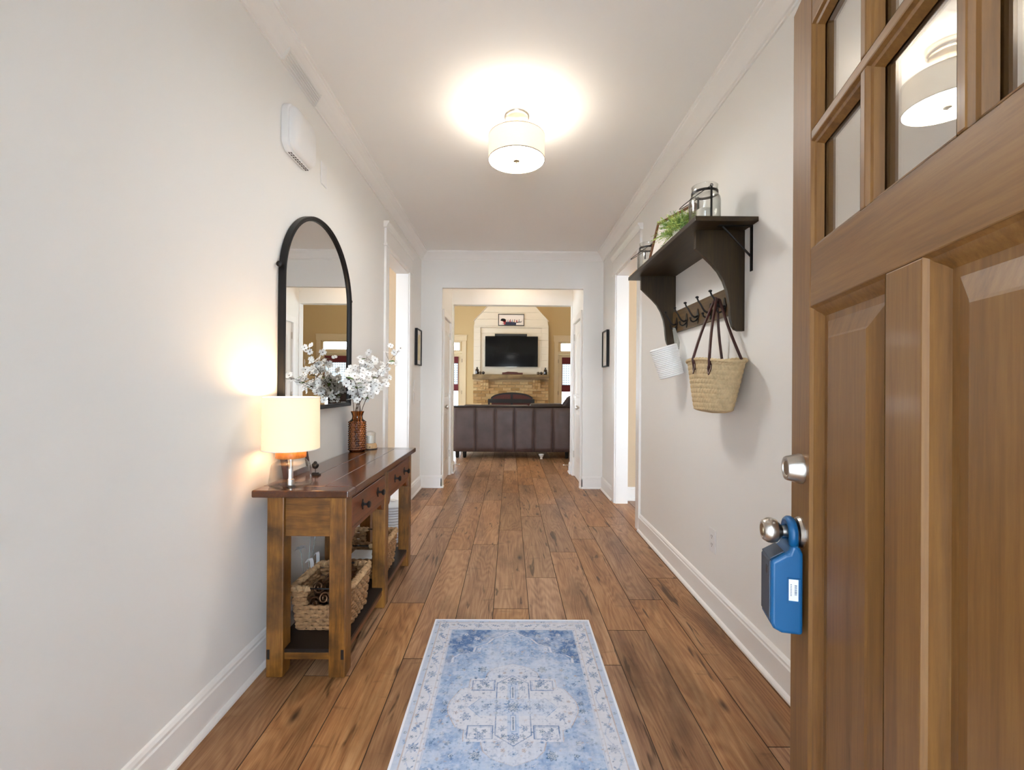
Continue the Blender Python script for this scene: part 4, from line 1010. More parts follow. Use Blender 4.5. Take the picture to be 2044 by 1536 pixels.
MB().box(XL + 0.0005, XL + 0.006, 2.500, 2.576, 2.320, 2.443).build('plate', M['plastic'], bp_, bevel=0.003)
for z in (2.350, 2.413): MB().lathe([(0.0035, 0), (0.003, 0.0012), (0.0001, 0.0014)], (XL + 0.006, 2.538, z), 10, 'X').build('screw', M['plastic'], bp_)
def wall_plate(name, label, cat, x, s, y, z, group=None, kind='switch'):
    r = thing(name, label, cat, (x, y, z), group=group); X = lambda d: x + s * d
    def bx(a, b, ya, yb, za, zb, nm, mat, bev=None): MB().box(min(X(a), X(b)), max(X(a), X(b)), ya, yb, za, zb).build(nm, mat, r, bevel=bev)
    bx(0.0005, 0.007, y - 0.038, y + 0.038, z - 0.064, z + 0.064, 'plate', M['plastic'], 0.004)
    if kind == 'switch':
        bx(0.006, 0.0085, y - 0.017, y + 0.017, z - 0.034, z + 0.034, 'rocker', M['white'], 0.002)
    else:
        for dz in (-0.022, 0.022):
            bx(0.006, 0.0082, y - 0.017, y + 0.017, z + dz - 0.016, z + dz + 0.016, 'receptacle', M['plastic'], 0.004)
            for dy in (-0.006, 0.006): bx(0.0078, 0.0086, y + dy - 0.0012, y + dy + 0.0012, z + dz - 0.003, z + dz + 0.008, 'slot', M['plasticdark'])
            bx(0.0078, 0.0086, y - 0.002, y + 0.002, z + dz - 0.011, z + dz - 0.006, 'slot', M['plasticdark'])
wall_plate('light_switch', 'white light switch below the picture on the left wall', 'light switch', XL, 1, 4.985, 1.205, 'light switches')
wall_plate('light_switch', 'lower white light switch under another switch on the left wall', 'light switch', XL, 1, 4.985, 1.055, 'light switches')
wall_plate('power_outlet', 'white double power outlet low on the right wall', 'outlet', XR, -1, 2.425, 0.380, kind='outlet')

def art_mat(name, cols, scale, dist=1.5):
    m, nt, N, L, b = newmat(name)
    tc = N.new('ShaderNodeTexCoord'); n = N.new('ShaderNodeTexNoise'); n.inputs['Scale'].default_value = scale; n.inputs['Detail'].default_value = 4; n.inputs['Distortion'].default_value = dist
    L.new(tc.outputs['Object'], n.inputs['Vector']); r = ramp(N, cols); L.new(n.outputs['Fac'], r.inputs['Fac']); L.new(r.outputs['Color'], b.inputs['Base Color']); b.inputs['Roughness'].default_value = 0.6
    return m
M['art1'] = art_mat('pale_abstract_print', [(0.3, S('#e6dfc8')), (0.5, S('#d3c79c')), (0.6, S('#c5b98f')), (0.75, S('#e9e5da'))], 4)
M['art2'] = art_mat('pale_gold_print', [(0.35, S('#e9e6e0')), (0.55, S('#e2ddd2')), (0.62, S('#c8b27a')), (0.68, S('#ece9e3'))], 3)
def wall_picture(label, x, s, mat):
    r = thing('framed_picture', label, 'picture', (x, 5.125, 1.43), group='pictures at the hall end'); X = lambda d: x + s * d
    ya, yb, za, zb = 5.00, 5.25, 1.430, 1.842
    def bx(a, b, y0, y1, z0, z1, nm, mt, bev=None): MB().box(min(X(a), X(b)), max(X(a), X(b)), y0, y1, z0, z1).build(nm, mt, r, bevel=bev)
    f = 0.014
    for y0, y1, z0, z1 in ((ya, ya + f, za, zb), (yb - f, yb, za, zb), (ya + f, yb - f, za, za + f), (ya + f, yb - f, zb - f, zb)): bx(0.002, 0.032, y0, y1, z0, z1, 'frame_bar', M['blackframe'], 0.0015)
    bx(0.012, 0.020, ya + f, yb - f, za + f, zb - f, 'mat_board', M['mat'])
    bx(0.020, 0.021, ya + 0.05, yb - 0.05, za + 0.06, zb - 0.06, 'print', mat)
wall_picture('black framed abstract print on the left wall beyond the side opening', XL, 1, M['art1'])
wall_picture('black framed pale print on the right wall beyond the side opening', XR, -1, M['art2'])

# ------------------------------------------------------------------ wall shelf with hooks
ws = thing('coat_shelf', 'dark stained wooden wall shelf with scrolled brackets and a row of coat hooks', 'shelf', (XR, 2.56, 1.47))
SX, SY0, SY1, SZ = 0.817, 1.995, 3.131, 1.964
MB().box(SX, XR - 0.0005, SY0, SY1, SZ - 0.022, SZ).build('shelf_board', M['shelf_y'], ws, bevel=0.002)
bp = [(0.868, SZ - 0.022), (0.868, 1.856), (0.905, 1.820), (0.945, 1.782), (0.975, 1.748), (1.000, 1.705), (1.018, 1.655), (1.028, 1.600), (1.032, 1.555), (1.036, 1.520), (1.044, 1.492), (1.056, 1.476), (1.072, 1.469), (XR - 0.0005, 1.469), (XR - 0.0005, SZ - 0.022)]
for y0, y1 in ((2.112, 2.136), (2.994, 3.018)): MB().prism(bp, 'Y', y0, y1).build('bracket', M['shelf_z'], ws, bevel=0.0015)
MB().box(XR - 0.020, XR - 0.0005, 2.1365, 2.9935, 1.562, 1.700).build('hook_board', M['rail_y'], ws, bevel=0.0015)
for y in (2.052, 3.070):
    mb = MB(); mb.box(XR - 0.004, XR, y - 0.0095, y + 0.0095, 1.735, SZ - 0.022); mb.box(XR - 0.155, XR, y - 0.0095, y + 0.0095, SZ - 0.027, SZ - 0.0225)
    mb.tube([(XR - 0.003, y, 1.800), (XR - 0.135, y, SZ - 0.026)], 0.0048, 8); mb.build('iron_bracket', M['black'], ws)
HOOKS = [2.265, 2.425, 2.590, 2.755, 2.920]
for y in HOOKS:
    x = XR - 0.020
    mb = MB()
    pl = [(y - 0.013, 1.628), (y - 0.007, 1.650), (y, 1.656), (y + 0.007, 1.650), (y + 0.013, 1.628), (y + 0.020, 1.615), (y + 0.010, 1.600), (y + 0.008, 1.580), (y, 1.568), (y - 0.008, 1.580), (y - 0.010, 1.600), (y - 0.020, 1.615)]
    mb.prism(pl, 'X', x, x - 0.004)
    up = [(x - 0.003, 1.612), (x - 0.020, 1.606), (x - 0.034, 1.614), (x - 0.046, 1.632), (x - 0.056, 1.652), (x - 0.068, 1.668), (x - 0.074, 1.682)]
    mb.tube([(a, y, b) for a, b in up], [0.0065, 0.006, 0.0055, 0.005, 0.0048, 0.0045, 0.0045], 8)
    mb.sphere((x - 0.075, y, 1.688), 0.0095, 12, sz=0.7)
    lo = [(x - 0.003, 1.600), (x - 0.014, 1.586), (x - 0.028, 1.580), (x - 0.040, 1.586), (x - 0.044, 1.598)]
    mb.tube([(a, y, b) for a, b in lo], 0.0045, 8); mb.sphere((x - 0.044, y, 1.602), 0.008, 10, sz=0.7)
    mb.build('coat_hook', M['black'], ws, smooth=45)

# woven straw bag
sb = thing('straw_bag', 'woven straw basket bag with dark leather handles hanging on the nearest coat hook', 'bag', (0.99, 2.19, 1.08))
def bag_pt(t, a, dr=0.0):
    # t: 0 bottom .. 1 rim ; a: angle
    ay_, ax_ = 0.135 + 0.070 * t ** 0.85, 0.062 + 0.032 * t
    cx, cyy = 1.000 - 0.004 * t, 2.222 - 0.032 * t
    rim = 0.010 * math.cos(a * 1.0)
    z = 1.082 + 0.252 * t + (0.016 * (math.sin(a) > 2) ) - 0.010 * t * max(0.0, -math.sin(a)) + 0.006 * t * math.cos(2 * a)
    e = 0.85; c, s = math.cos(a), math.sin(a)
    x = cx + (ax_ + dr) * math.copysign(abs(c) ** e, c); y = cyy + (ay_ + dr) * math.copysign(abs(s) ** e, s)
    return (min(x, XR - 0.006), y, z)
nb, nk = 200, 96; mb = MB(); vs_ = []
for j in range(nk):
    t = j / (nk - 1)
    for i in range(nb):
        a = 2 * PI * i / nb; row = t * 11 + 0.15 * math.sin(a); fr_ = row - math.floor(row)
        chev = math.sin(2 * PI * (i / nb * 46 + (0.55 if int(row) % 2 else -0.55) * fr_))
        d = 0.0035 * math.sin(PI * fr_) ** 0.5 + 0.0012 * chev
        if t < 0.06: d -= 0.03 * (1 - t / 0.06) ** 2
        vs_.append(bag_pt(t, a, d))
fs = [(j * nb + i, j * nb + (i + 1) % nb, (j + 1) * nb + (i + 1) % nb, (j + 1) * nb + i) for j in range(nk - 1) for i in range(nb)]
mb.add(vs_, fs); vb = [bag_pt(0, 2 * PI * i / nb, -0.03) for i in range(nb)]
mb.add([vs_[i] for i in range(nb)] + [(1.0, 2.222, 1.076)], [(i, nb, (i + 1) % nb) for i in range(nb)])
bag = mb.build('woven_body', M['straw'], sb, smooth=True)
sm = bag.modifiers.new('wall', 'SOLIDIFY'); sm.thickness = 0.006; sm.offset = -1
mb = MB(); rp = []; 
for i in range(150): rp.append(bag_pt(1.0, 2 * PI * i / 150, 0.003))
mb.tube(rp, [0.0060 + 0.0016 * (i % 3) for i in range(150)], 8, closed=True); mb.build('braided_rim', M['straw'], sb, smooth=True)
hk = Vector((XR - 0.062, HOOKS[0], 1.645))
def handle(a1, a2, tabs, dz, hx_):
    pts = []
    for a in (a1, a2):
        p = Vector(bag_pt(0.80 if tabs else 0.95, a, 0.007 if tabs else -0.012)); q = Vector(bag_pt(1.0, a, 0.010 if tabs else -0.012)); pts.append((p, q))
    top = hk + Vector((hx_, 0, dz)); path = []
    (p0, q0), (p1, q1) = pts
    path += [p0, q0]
    for i in range(1, 7): t = i / 7; path.append(q0.lerp(top + Vector((0, 0.012, 0)), t) + Vector((-0.006 * math.sin(PI * t), 0, 0)))
    path += [top + Vector((0, 0.010, 0.003)), top + Vector((0, 0, 0.008)), top + Vector((0, -0.010, 0.003))]
    for i in range(1, 7): t = 1 - i / 7; path.append(q1.lerp(top + Vector((0, -0.012, 0)), t) + Vector((-0.006 * math.sin(PI * t), 0, 0)))
    path += [q1, p1]
    MB().tube(path, 0.0068, 8).build('handle', M['strapleather'], sb, smooth=True)
    if tabs:
        for a in (a1, a2):
            c = Vector(bag_pt(0.86, a, 0.006)); nrm = Vector((math.cos(a) / 0.09, math.sin(a) / 0.2, 0)).normalized(); tg = Vector((-nrm.y, nrm.x, 0))
            out = []
            for k_ in range(20):
                g = 2 * PI * k_ / 20; u = 0.0135 * math.cos(g) * (1 if math.sin(g) > 0 else 1 + 0.55 * math.sin(g)); w = 0.030 * math.sin(g) - 0.006; out.append(c + tg * u + Vector((0, 0, w)) + Vector((0.010 * w / 0.03 * 0.3, 0, 0)))
            mb = MB(); mb.add(out + [p + nrm * 0.004 for p in out], [tuple(range(20))[::-1], tuple(range(20, 40))] + [(i, (i + 1) % 20, 20 + (i + 1) % 20, 20 + i) for i in range(20)])
            tb = mb.build('leather_tab', M['strapleather'], sb, smooth=40); ORG[tb] = ORG[sb]
            mb = MB(); mb.tube([c + (p - c) * 0.80 + nrm * 0.0045 for p in out], 0.0008, 5, closed=True); mb.build('stitching', M['stitch'], tb)
handle(PI - 0.02, PI + 0.62, True, 0.0, -0.006)
handle(0.40, -0.62, False, -0.006, 0.010)

# white coiled rope basket, tilted, hung by a grey tape
wbk = thing('rope_basket', 'white coiled rope basket hanging tilted from the farthest coat hook', 'basket', (0.985, 2.845, 1.36))
pf = [(0.0001, -0.090), (0.060, -0.090)]
for j in range(17):
    z = -0.082 + j * 0.0105; r = 0.066 + 0.010 * (j / 16)
    for a in (-60, -20, 20, 60): pf.append((r + 0.0055 * math.cos(math.radians(a)), z + 0.0055 * math.sin(math.radians(a))))
pf += [(0.071, 0.094), (0.068, 0.088), (0.060, -0.080), (0.0001, -0.080)]
MT_ = Matrix.Translation((0.995, 2.845, 1.362)) @ Matrix.Rotation(math.radians(-17), 4, 'Y') @ Matrix.Scale(1.06, 4)
MB().lathe(pf, (0, 0, 0), 40).xf(MT_).build('coiled_body', M['rope'], wbk, smooth=40)
e1 = MT_ @ Vector((0.074, 0.028, 0.055)); e2 = MT_ @ Vector((0.071, -0.026, 0.055)); hp = Vector((XR - 0.040, 2.92, 1.592))
for e, s in ((e1, 1), (e2, -1)):
    e_in = e + Vector((0.004, 0, 0.045)); top_ = Vector((min(hp.x, XR - 0.034), hp.y + 0.004 * s, hp.z - 0.004))
    MB().strap([e, e_in, e_in.lerp(top_, 0.5), top_], 0.019, 0.0018, side=(1, 0.35, 0)).build('hanging_tape', M['tape'], wbk)

# glass lantern jars on the shelf
def lantern(label, cx, cy):
    r = thing('glass_lantern', label, 'lantern', (cx, cy, SZ), group='wire handled glass lanterns on the shelf'); c = (cx, cy, 0); z = SZ + 0.0008
    MB().lathe([(0.0001, z), (0.066, z), (0.072, z + 0.006), (0.0725, z + 0.130), (0.070, z + 0.148), (0.060, z + 0.164), (0.0585, z + 0.172), (0.0590, z + 0.204), (0.0605, z + 0.207), (0.0575, z + 0.207), (0.0560, z + 0.203), (0.0555, z + 0.172), (0.058, z + 0.162), (0.068, z + 0.146), (0.0705, z + 0.128), (0.070, z + 0.008), (0.0001, z + 0.004)], c, 48).build('glass_jar', M['jar'], r, smooth=45)
    MB().lathe([(0.0592, z + 0.168), (0.0612, z + 0.168), (0.0612, z + 0.180), (0.0592, z + 0.180)], c, 48, closed=True).build('neck_band', M['black'], r, smooth=35)
    MB().lathe([(0.0001, z + 0.0045), (0.036, z + 0.0045), (0.036, z + 0.095), (0.033, z + 0.098), (0.0001, z + 0.096)], c, 28).build('candle', M['candle'], r, smooth=35)
    for s in (-1, 1):
        mb = MB(); ya, yb = sorted((cy + s * 0.0735, cy + s * 0.0760)); mb.box(cx - 0.0045, cx + 0.0045, ya, yb, z, z + 0.178); mb.tube([(cx, cy + s * 0.0610, z + 0.176), (cx, cy + s * 0.075, z + 0.177)], 0.003, 6)
        mb.tube([(cx + 0.006 * math.cos(2 * PI * i / 14), cy + s * 0.0755, z + 0.184 + 0.006 * math.sin(2 * PI * i / 14)) for i in range(14)], 0.0016, 6, closed=True); mb.build('wire_post', M['black'], r)
    hp_ = []
    for i in range(25):
        a = PI * i / 24; R = 0.105; u = -math.sin(a); hp_.append((cx + u * 0.118, cy - 0.077 * math.cos(a), z + 0.183 + u * 0.080))
    MB().tube(hp_, 0.0020, 6).build('bail_handle', M['black'], r, smooth=True)
lantern('clear glass jar lantern with black wire handle at the near end of the wall shelf', 0.935, 2.175)
lantern('glass jar lantern at the far end of the wall shelf behind the leaning frame', 0.930, 3.045)

# potted greenery
pp = thing('potted_plant', 'bushy green artificial plant in a white pot on the wall shelf', 'plant', (0.935, 2.47, SZ))
MB().lathe([(0.0001, SZ + 0.0008), (0.034, SZ + 0.0008), (0.048, SZ + 0.100), (0.049, SZ + 0.108), (0.045, SZ + 0.108), (0.042, SZ + 0.098), (0.0001, SZ + 0.096)], (0.935, 2.47, 0), 36).build('pot', M['white'], pp, smooth=40)
def greens():
    m, nt, N, L, b = newmat('fine_green_foliage')
    tc = N.new('ShaderNodeTexCoord'); n = N.new('ShaderNodeTexNoise'); n.inputs['Scale'].default_value = 25; L.new(tc.outputs['Object'], n.inputs['Vector'])
    r = ramp(N, [(0.3, S('#5f8a58')), (0.48, S('#8fae4e')), (0.65, S('#c3cd70'))]); L.new(n.outputs['Fac'], r.inputs['Fac']); L.new(r.outputs['Color'], b.inputs['Base Color']); b.inputs['Roughness'].default_value = 0.6
    return m
M['greens'] = greens(); random.seed(5); mb = MB()
for q in range(480):
    a = random.uniform(0, 2 * PI); el = random.uniform(-0.25, 1.45); ln = random.uniform(0.060, 0.122) * (0.82 + 0.35 * math.cos(el))
    d = Vector((math.cos(a) * math.cos(el), 1.15 * math.sin(a) * math.cos(el), math.sin(el) * 0.95)); b0 = Vector((0.935 + 0.02 * math.cos(a), 2.47 + 0.02 * math.sin(a), SZ + 0.104))
    if b0.x + d.x * ln > XR - 0.012: d.x *= 0.4
    P = [b0 + d * ln * t + Vector((0, 0, -0.028 * t * t * math.cos(el))) for t in (0, 0.35, 0.7, 1)]
    mb.tube(P, 0.0008, 4)
    for w in range(9):
        t = 0.25 + 0.75 * w / 8; p = P[0].lerp(P[-1], t) if t > 1 else b0 + d * ln * t + Vector((0, 0, -0.028 * t * t * math.cos(el)))
        lf = Vector((random.uniform(-1, 1), random.uniform(-1, 1), random.uniform(-0.3, 1))).normalized(); sd = lf.cross(d).normalized() if lf.cross(d).length > 1e-3 else Vector((1, 0, 0)); l2 = random.uniform(0.010, 0.018)
        mb.add([p, p + lf * l2 * 0.5 + sd * 0.0022, p + lf * l2, p + lf * l2 * 0.5 - sd * 0.0022], [(0, 1, 2, 3)])
mb.build('foliage', M['greens'], pp, kind='stuff', recalc=False)

# leaning wooden frame on the shelf
lf_ = thing('leaning_frame', 'brown wood picture frame with white mat leaning on the wall shelf behind the plant', 'picture frame', (0.98, 2.76, SZ))
A0, A1 = Vector((0.893, 2.945, SZ + 0.001)), Vector((1.000, 2.600, SZ + 0.001))
uu = (A1 - A0).normalized(); LNF = (A1 - A0).length; back = Vector((0.345, 0.107, 0)).normalized(); HF = 0.325; vv = (Vector((0, 0, 1)) * 0.965 + back * 0.26).normalized(); ww = uu.cross(vv).normalized()
if ww.x > 0: ww = -ww
def fbox(u0, u1, v0, v1, w0, w1, nm, mat):
    mb = MB(); mb.box(u0, u1, v0, v1, w0, w1); mb.v = [tuple(A0 + uu * p[0] + vv * p[1] + ww * p[2]) for p in mb.v]; mb.build(nm, mat, lf_)
for a in ((0, 0.014, 0, HF), (LNF - 0.014, LNF, 0, HF), (0.014, LNF - 0.014, 0, 0.014), (0.014, LNF - 0.014, HF - 0.014, HF)): fbox(*a, -0.012, 0.012, 'frame_bar', M['frame_wood'])
fbox(0.014, LNF - 0.014, 0.014, HF - 0.014, -0.006, 0.002, 'mat_board', M['mat'])
fbox(0.075, LNF - 0.075, 0.08, HF - 0.08, 0.002, 0.003, 'print', M['art2'])

# ------------------------------------------------------------------ rug
rg = thing('runner_rug', 'faded blue and ivory oriental medallion rug on the plank floor', 'rug', (0.02, 1.683, 0))
RW, RL = 0.3925, 0.630
nx, ny = 340, 546
xs = np.linspace(-RW, RW, nx); ys = np.linspace(-RL, RL, ny); X, Y = np.meshgrid(xs, ys)
rs = np.random.RandomState(4)
def vnoise(sx, sy, seed):
    r_ = np.random.RandomState(seed); gx, gy = int(2 * RW * sx) + 3, int(2 * RL * sy) + 3; g = r_.rand(gy, gx)
    fx = (X + RW) * sx; fy = (Y + RL) * sy; ix = fx.astype(int); iy = fy.astype(int); tx = fx - ix; ty = fy - iy
    tx = tx * tx * (3 - 2 * tx); ty = ty * ty * (3 - 2 * ty)
    return (g[iy, ix] * (1 - tx) + g[iy, ix + 1] * tx) * (1 - ty) + (g[iy + 1, ix] * (1 - tx) + g[iy + 1, ix + 1] * tx) * ty
def fbm(s, seed): return 0.5 * vnoise(s, s, seed) + 0.3 * vnoise(2.1 * s, 2.1 * s, seed + 1) + 0.2 * vnoise(4.3 * s, 4.3 * s, seed + 2)
IV, PB, MBl, DB, TE, TP = [np.array(S(c)) for c in ('#cccdd5', '#aebcd2', '#839bc0', '#52709c', '#2f5879', '#ad9891')]
C = np.zeros((ny, nx, 3)); C[:] = IV
def paint(mask, col, al=1.0):
    m_ = np.clip(mask.astype(float) * al, 0, 1)[..., None]; C[:] = C * (1 - m_) + np.array(col) * m_
AX, AY = np.abs(X), np.abs(Y)
ex, ey = RW - AX, RL - AY; ed = np.minimum(ex, ey)
n1, n2, n3 = fbm(22, 10), fbm(60, 20), fbm(9, 30); n4 = fbm(130, 55)
streak = vnoise(15, 160, 40) * 0.5 + vnoise(160, 15, 41) * 0.5
field = ed > 0.098
paint(field, PB)
paint(field, MBl, np.clip((n1 - 0.42) * 3.2, 0, 0.75))
# ogival light ground: stepped outline
def ogive(y):   # half width by |y|
    pts = [(0.0, 0.40), (0.25, 0.40), (0.27, 0.262), (0.305, 0.262), (0.33, 0.235), (0.345, 0.175), (0.385, 0.170), (0.415, 0.115), (0.455, 0.090), (0.475, 0.055), (0.505, 0.020), (0.52, 0.0), (0.7, -1)]
    return np.interp(y, [p[0] for p in pts], [p[1] for p in pts])
og = AX - ogive(AY)
span = field & (og > 0)
paint(span, MBl, 0.62); paint(span, DB, np.clip((n1 - 0.36) * 3.2, 0, 0.85))
paint(field & (np.abs(og) < 0.0045), IV, 0.9); paint(field & (np.abs(og + 0.009) < 0.0022), DB, 0.55)
# pendants and medallion
def poly_lin(y, pts): return np.interp(y, [p[0] for p in pts], [p[1] for p in pts])
pend = AX - poly_lin(AY, [(0.0, 0.11), (0.17, 0.11), (0.205, 0.10), (0.235, 0.07), (0.262, 0.0), (0.5, -1)])
paint(pend < 0, IV, 0.75); paint(np.abs(pend) < 0.002, TP, 0.8)
plus = np.minimum(AX - poly_lin(AY, [(0, 0.245), (0.03, 0.240), (0.075, 0.218), (0.1, 0.205), (0.112, 0.175), (0.165, 0.172), (0.168, -1)]), AX * 0 + 1)
paint(plus < 0, IV * 0.98 + TP * 0.02); paint((plus < 0) & (plus > -0.003), TP, 0.9); paint((plus < -0.006) & (plus > -0.0085), PB, 0.8)
hexa = AX - poly_lin(AY, [(0, 0.062), (0.135, 0.062), (0.182, 0.0), (0.3, -1)])
paint(np.abs(hexa) < 0.0028, DB, 0.8)
band = (AY < 0.045) & (AX < 0.16 - 0.9 * np.maximum(0, AY - 0.0)); paint(band, PB, 0.55); paint((np.abs(AX - (0.165 - 0.9 * AY)) < 0.0028) & (AY < 0.05), MBl, 0.8)
cs = np.maximum(np.abs(AX - 0.116) - 0.046, np.abs(AY - 0.122) - 0.031)
paint(cs < 0, IV); paint((cs < 0) & (cs > -0.0035), DB, 0.85); paint((cs < -0.0065) & (cs > -0.008), MBl, 0.7)
pil = (AX < 0.006) & (AY > 0.045) & (AY < 0.115); paint((AX < 0.02) & (AY > 0.04) & (AY < 0.14), PB, 0.8); paint((AX < 0.011) & (AY > 0.04) & (AY < 0.12), MBl, 0.7); paint(pil, IV, 0.9); paint((AX < 0.0025) & (AY > 0.05) & (AY < 0.11), TE, 0.8)
def floret(cx, cy, r, col, al=0.9, petals=8, core=IV):
    for sx_ in ((-1, 1) if abs(cx) > 1e-4 else (1,)):
        for sy_ in ((-1, 1) if abs(cy) > 1e-4 else (1,)):
            dx, dy = X - sx_ * cx, Y - sy_ * cy; d = np.hypot(dx, dy); th = np.arctan2(dy, dx)
            rr_ = r * (0.80 + 0.20 * np.cos(petals * th)); paint(d < rr_, col, al * np.clip(0.25 + 1.3 * n4, 0, 1)); paint((d < rr_ * 0.72) & (d > rr_ * 0.52), core, 0.7); paint(d < r * 0.26, core, 0.8); paint(d < r * 0.15, TE, 0.9)
def leafm(cx, cy, l, w, ang, col, al=0.8):
    for sx_ in (-1, 1):
        for sy_ in (-1, 1):
            dx, dy = (X - sx_ * cx) * sx_, (Y - sy_ * cy) * sy_; u = dx * math.cos(ang) + dy * math.sin(ang); v = -dx * math.sin(ang) + dy * math.cos(ang)
            paint((np.abs(v) < w * (1 - (u / l) ** 2) * (0.55 + 0.45 * np.cos(u / l * 14))) & (np.abs(u) < l), col, al)
floret(0, 0, 0.038, MBl, 0.9, 12); floret(0, 0, 0.024, TE, 0.8, 10)
for cx, cy, r, c in ((0.055, 0.0, 0.016, DB), (0.102, 0.0, 0.017, DB), (0.145, 0, 0.013, MBl), (0.195, 0.0, 0.012, DB), (0.173, 0.048, 0.021, DB), (0.21, 0.03, 0.009, TP), (0.062, 0.03, 0.008, TE), (0.0, 0.145, 0.023, DB), (0.0, 0.16, 0.012, TE),
                     (0.032, 0.14, 0.011, TE), (0.040, 0.105, 0.014, DB), (0.035, 0.20, 0.009, TP), (0.0, 0.215, 0.013, MBl), (0.05, 0.178, 0.013, DB), (0.125, 0.222, 0.022, TE), (0.205, 0.222, 0.010, TE), (0.0, 0.335, 0.020, DB),
                     (0.034, 0.292, 0.009, TE), (0.085, 0.295, 0.009, MBl), (0.063, 0.262, 0.010, MBl), (0.09, 0.335, 0.009, DB), (0.045, 0.35, 0.008, TP), (0.165, 0.295, 0.009, DB), (0.22, 0.17, 0.012, TE), (0.245, 0.13, 0.010, DB),
                     (0.262, 0.075, 0.013, DB), (0.255, 0.02, 0.014, TE), (0.235, 0.36, 0.020, TE), (0.20, 0.40, 0.016, DB), (0.25, 0.44, 0.020, DB), (0.165, 0.455, 0.016, IV), (0.12, 0.48, 0.014, TE), (0.22, 0.49, 0.012, IV), (0.03, 0.43, 0.009, MBl), (0.07, 0.41, 0.010, MBl),
                     (0.15, 0.37, 0.012, IV), (0.27, 0.31, 0.012, TE), (0.115, 0.14, 0.021, DB), (0.10, 0.118, 0.011, TE), (0.132, 0.112, 0.010, TE), (0.15, 0.17, 0.009, DB)): floret(cx, cy, r, c, 0.85, 7 if r > 0.012 else 5)
# borders
for a, b_, c, al in ((0.0085, 0.030, PB, 0.75), (0.030, 0.0325, TP, 0.7), (0.0325, 0.036, IV, 1), (0.066 + 0.016, 0.0835, TP, 0.6), (0.094, 0.097, MBl, 0.55)): paint((ed >= a) & (ed < b_), c, al)
sy_l = np.arange(-RL + 0.06, RL - 0.05, 0.088); k_ = 0
for i, yv in enumerate(np.linspace(0, RL - 0.06, 7)):
    if i % 2: leafm(RW - 0.058, yv, 0.030, 0.011, 0.9, DB, 0.75); leafm(RW - 0.050, yv + 0.02, 0.015, 0.007, -0.6, MBl, 0.8)
    else: floret(RW - 0.058, yv, 0.021, DB, 0.8, 8)
    floret(RW - 0.020, yv + 0.03, 0.007, TE, 0.7, 5); floret(RW - 0.089, yv + 0.012, 0.005, TP, 0.9, 5); floret(RW - 0.089, yv + 0.056, 0.005, DB, 0.7, 5); floret(RW - 0.045, yv + 0.05, 0.009, TE, 0.75, 6)
for i, xv in enumerate(np.linspace(0, RW - 0.06, 5)):
    if i % 2: leafm(xv, RL - 0.058, 0.026, 0.010, 0.4, DB, 0.75)
    else: floret(xv, RL - 0.058, 0.020, DB, 0.8, 8)
    floret(xv + 0.03, RL - 0.020, 0.006, TP, 0.7, 5); floret(xv + 0.02, RL - 0.089, 0.005, DB, 0.8, 5); floret(xv + 0.045, RL - 0.050, 0.009, TE, 0.7, 6)
vine = np.abs(ex - 0.058 - 0.016 * np.sin(Y * 36)) < 0.0016; paint(vine & (ey > 0.04) & (ed > 0.035) & (ed < 0.082), MBl, 0.6)
vine = np.abs(ey - 0.058 - 0.016 * np.sin(X * 36)) < 0.0016; paint(vine & (ex > 0.04) & (ed > 0.035) & (ed < 0.082), MBl, 0.6)
# scattered tiny sprigs, mirrored left to right
for q in range(420):
    cx, cy = rs.uniform(0.01, RW - 0.02), rs.uniform(-RL + 0.02, RL - 0.02); r = rs.uniform(0.0025, 0.0075); c = (DB, TE, MBl, TP)[rs.randint(4)]
    for s_ in (-1, 1):
        d = np.hypot(X - s_ * cx, (Y - cy)); paint((d < r * (0.6 + 0.4 * np.cos(5 * np.arctan2(Y - cy, X - s_ * cx) + q))) & (ed > 0.009), c, 0.75)
paint(field, DB, np.clip((n4 - 0.60) * 3.0, 0, 0.45)); paint(field, IV, np.clip((0.36 - n4) * 3.0, 0, 0.5))
# worn, faded print
paint(np.ones_like(X), IV, np.clip((n3 - 0.55) * 2.2, 0, 0.30)); paint(np.ones_like(X), IV, np.clip((n2 - 0.48) * 1.6, 0, 0.36)); C *= (0.93 + 0.13 * streak)[..., None]
paint(ed < 0.0085, np.array(S('#dfe0e6')))
C = np.clip(C, 0, 1)
Z = 0.0065 + 0.0006 * n2 + np.where(ed < 0.008, 0.0012, 0.0)
vv_ = np.stack([X + 0.0, Y, Z], -1).reshape(-1, 3)
ii = np.arange(nx * ny).reshape(ny, nx); q4 = np.stack([ii[:-1, :-1], ii[:-1, 1:], ii[1:, 1:], ii[1:, :-1]], -1).reshape(-1, 4)
me = bpy.data.meshes.new('pile'); me.vertices.add(nx * ny); me.vertices.foreach_set('co', vv_.ravel()); me.loops.add(len(q4) * 4); me.loops.foreach_set('vertex_index', q4.ravel().astype(np.int32))
me.polygons.add(len(q4)); me.polygons.foreach_set('loop_start', np.arange(0, len(q4) * 4, 4, dtype=np.int32)); me.polygons.foreach_set('loop_total', np.full(len(q4), 4, dtype=np.int32)); me.update(); me.validate()
ca = me.color_attributes.new('print', 'FLOAT_COLOR', 'POINT'); ca.data.foreach_set('color', np.concatenate([C, np.ones((ny, nx, 1))], -1).astype(np.float32).ravel())
m, nt, N, L, b = newmat('rug_print'); at = N.new('ShaderNodeVertexColor'); at.layer_name = 'print'; L.new(at.outputs['Color'], b.inputs['Base Color']); b.inputs['Roughness'].default_value = 0.95; b.inputs['Specular IOR Level'].default_value = 0.1
me.materials.append(m); o = bpy.data.objects.new('pile', me); COL.objects.link(o); o.parent = rg
mb = MB(); R_ = [(-RW, -RL), (RW, -RL), (RW, RL), (-RW, RL)]
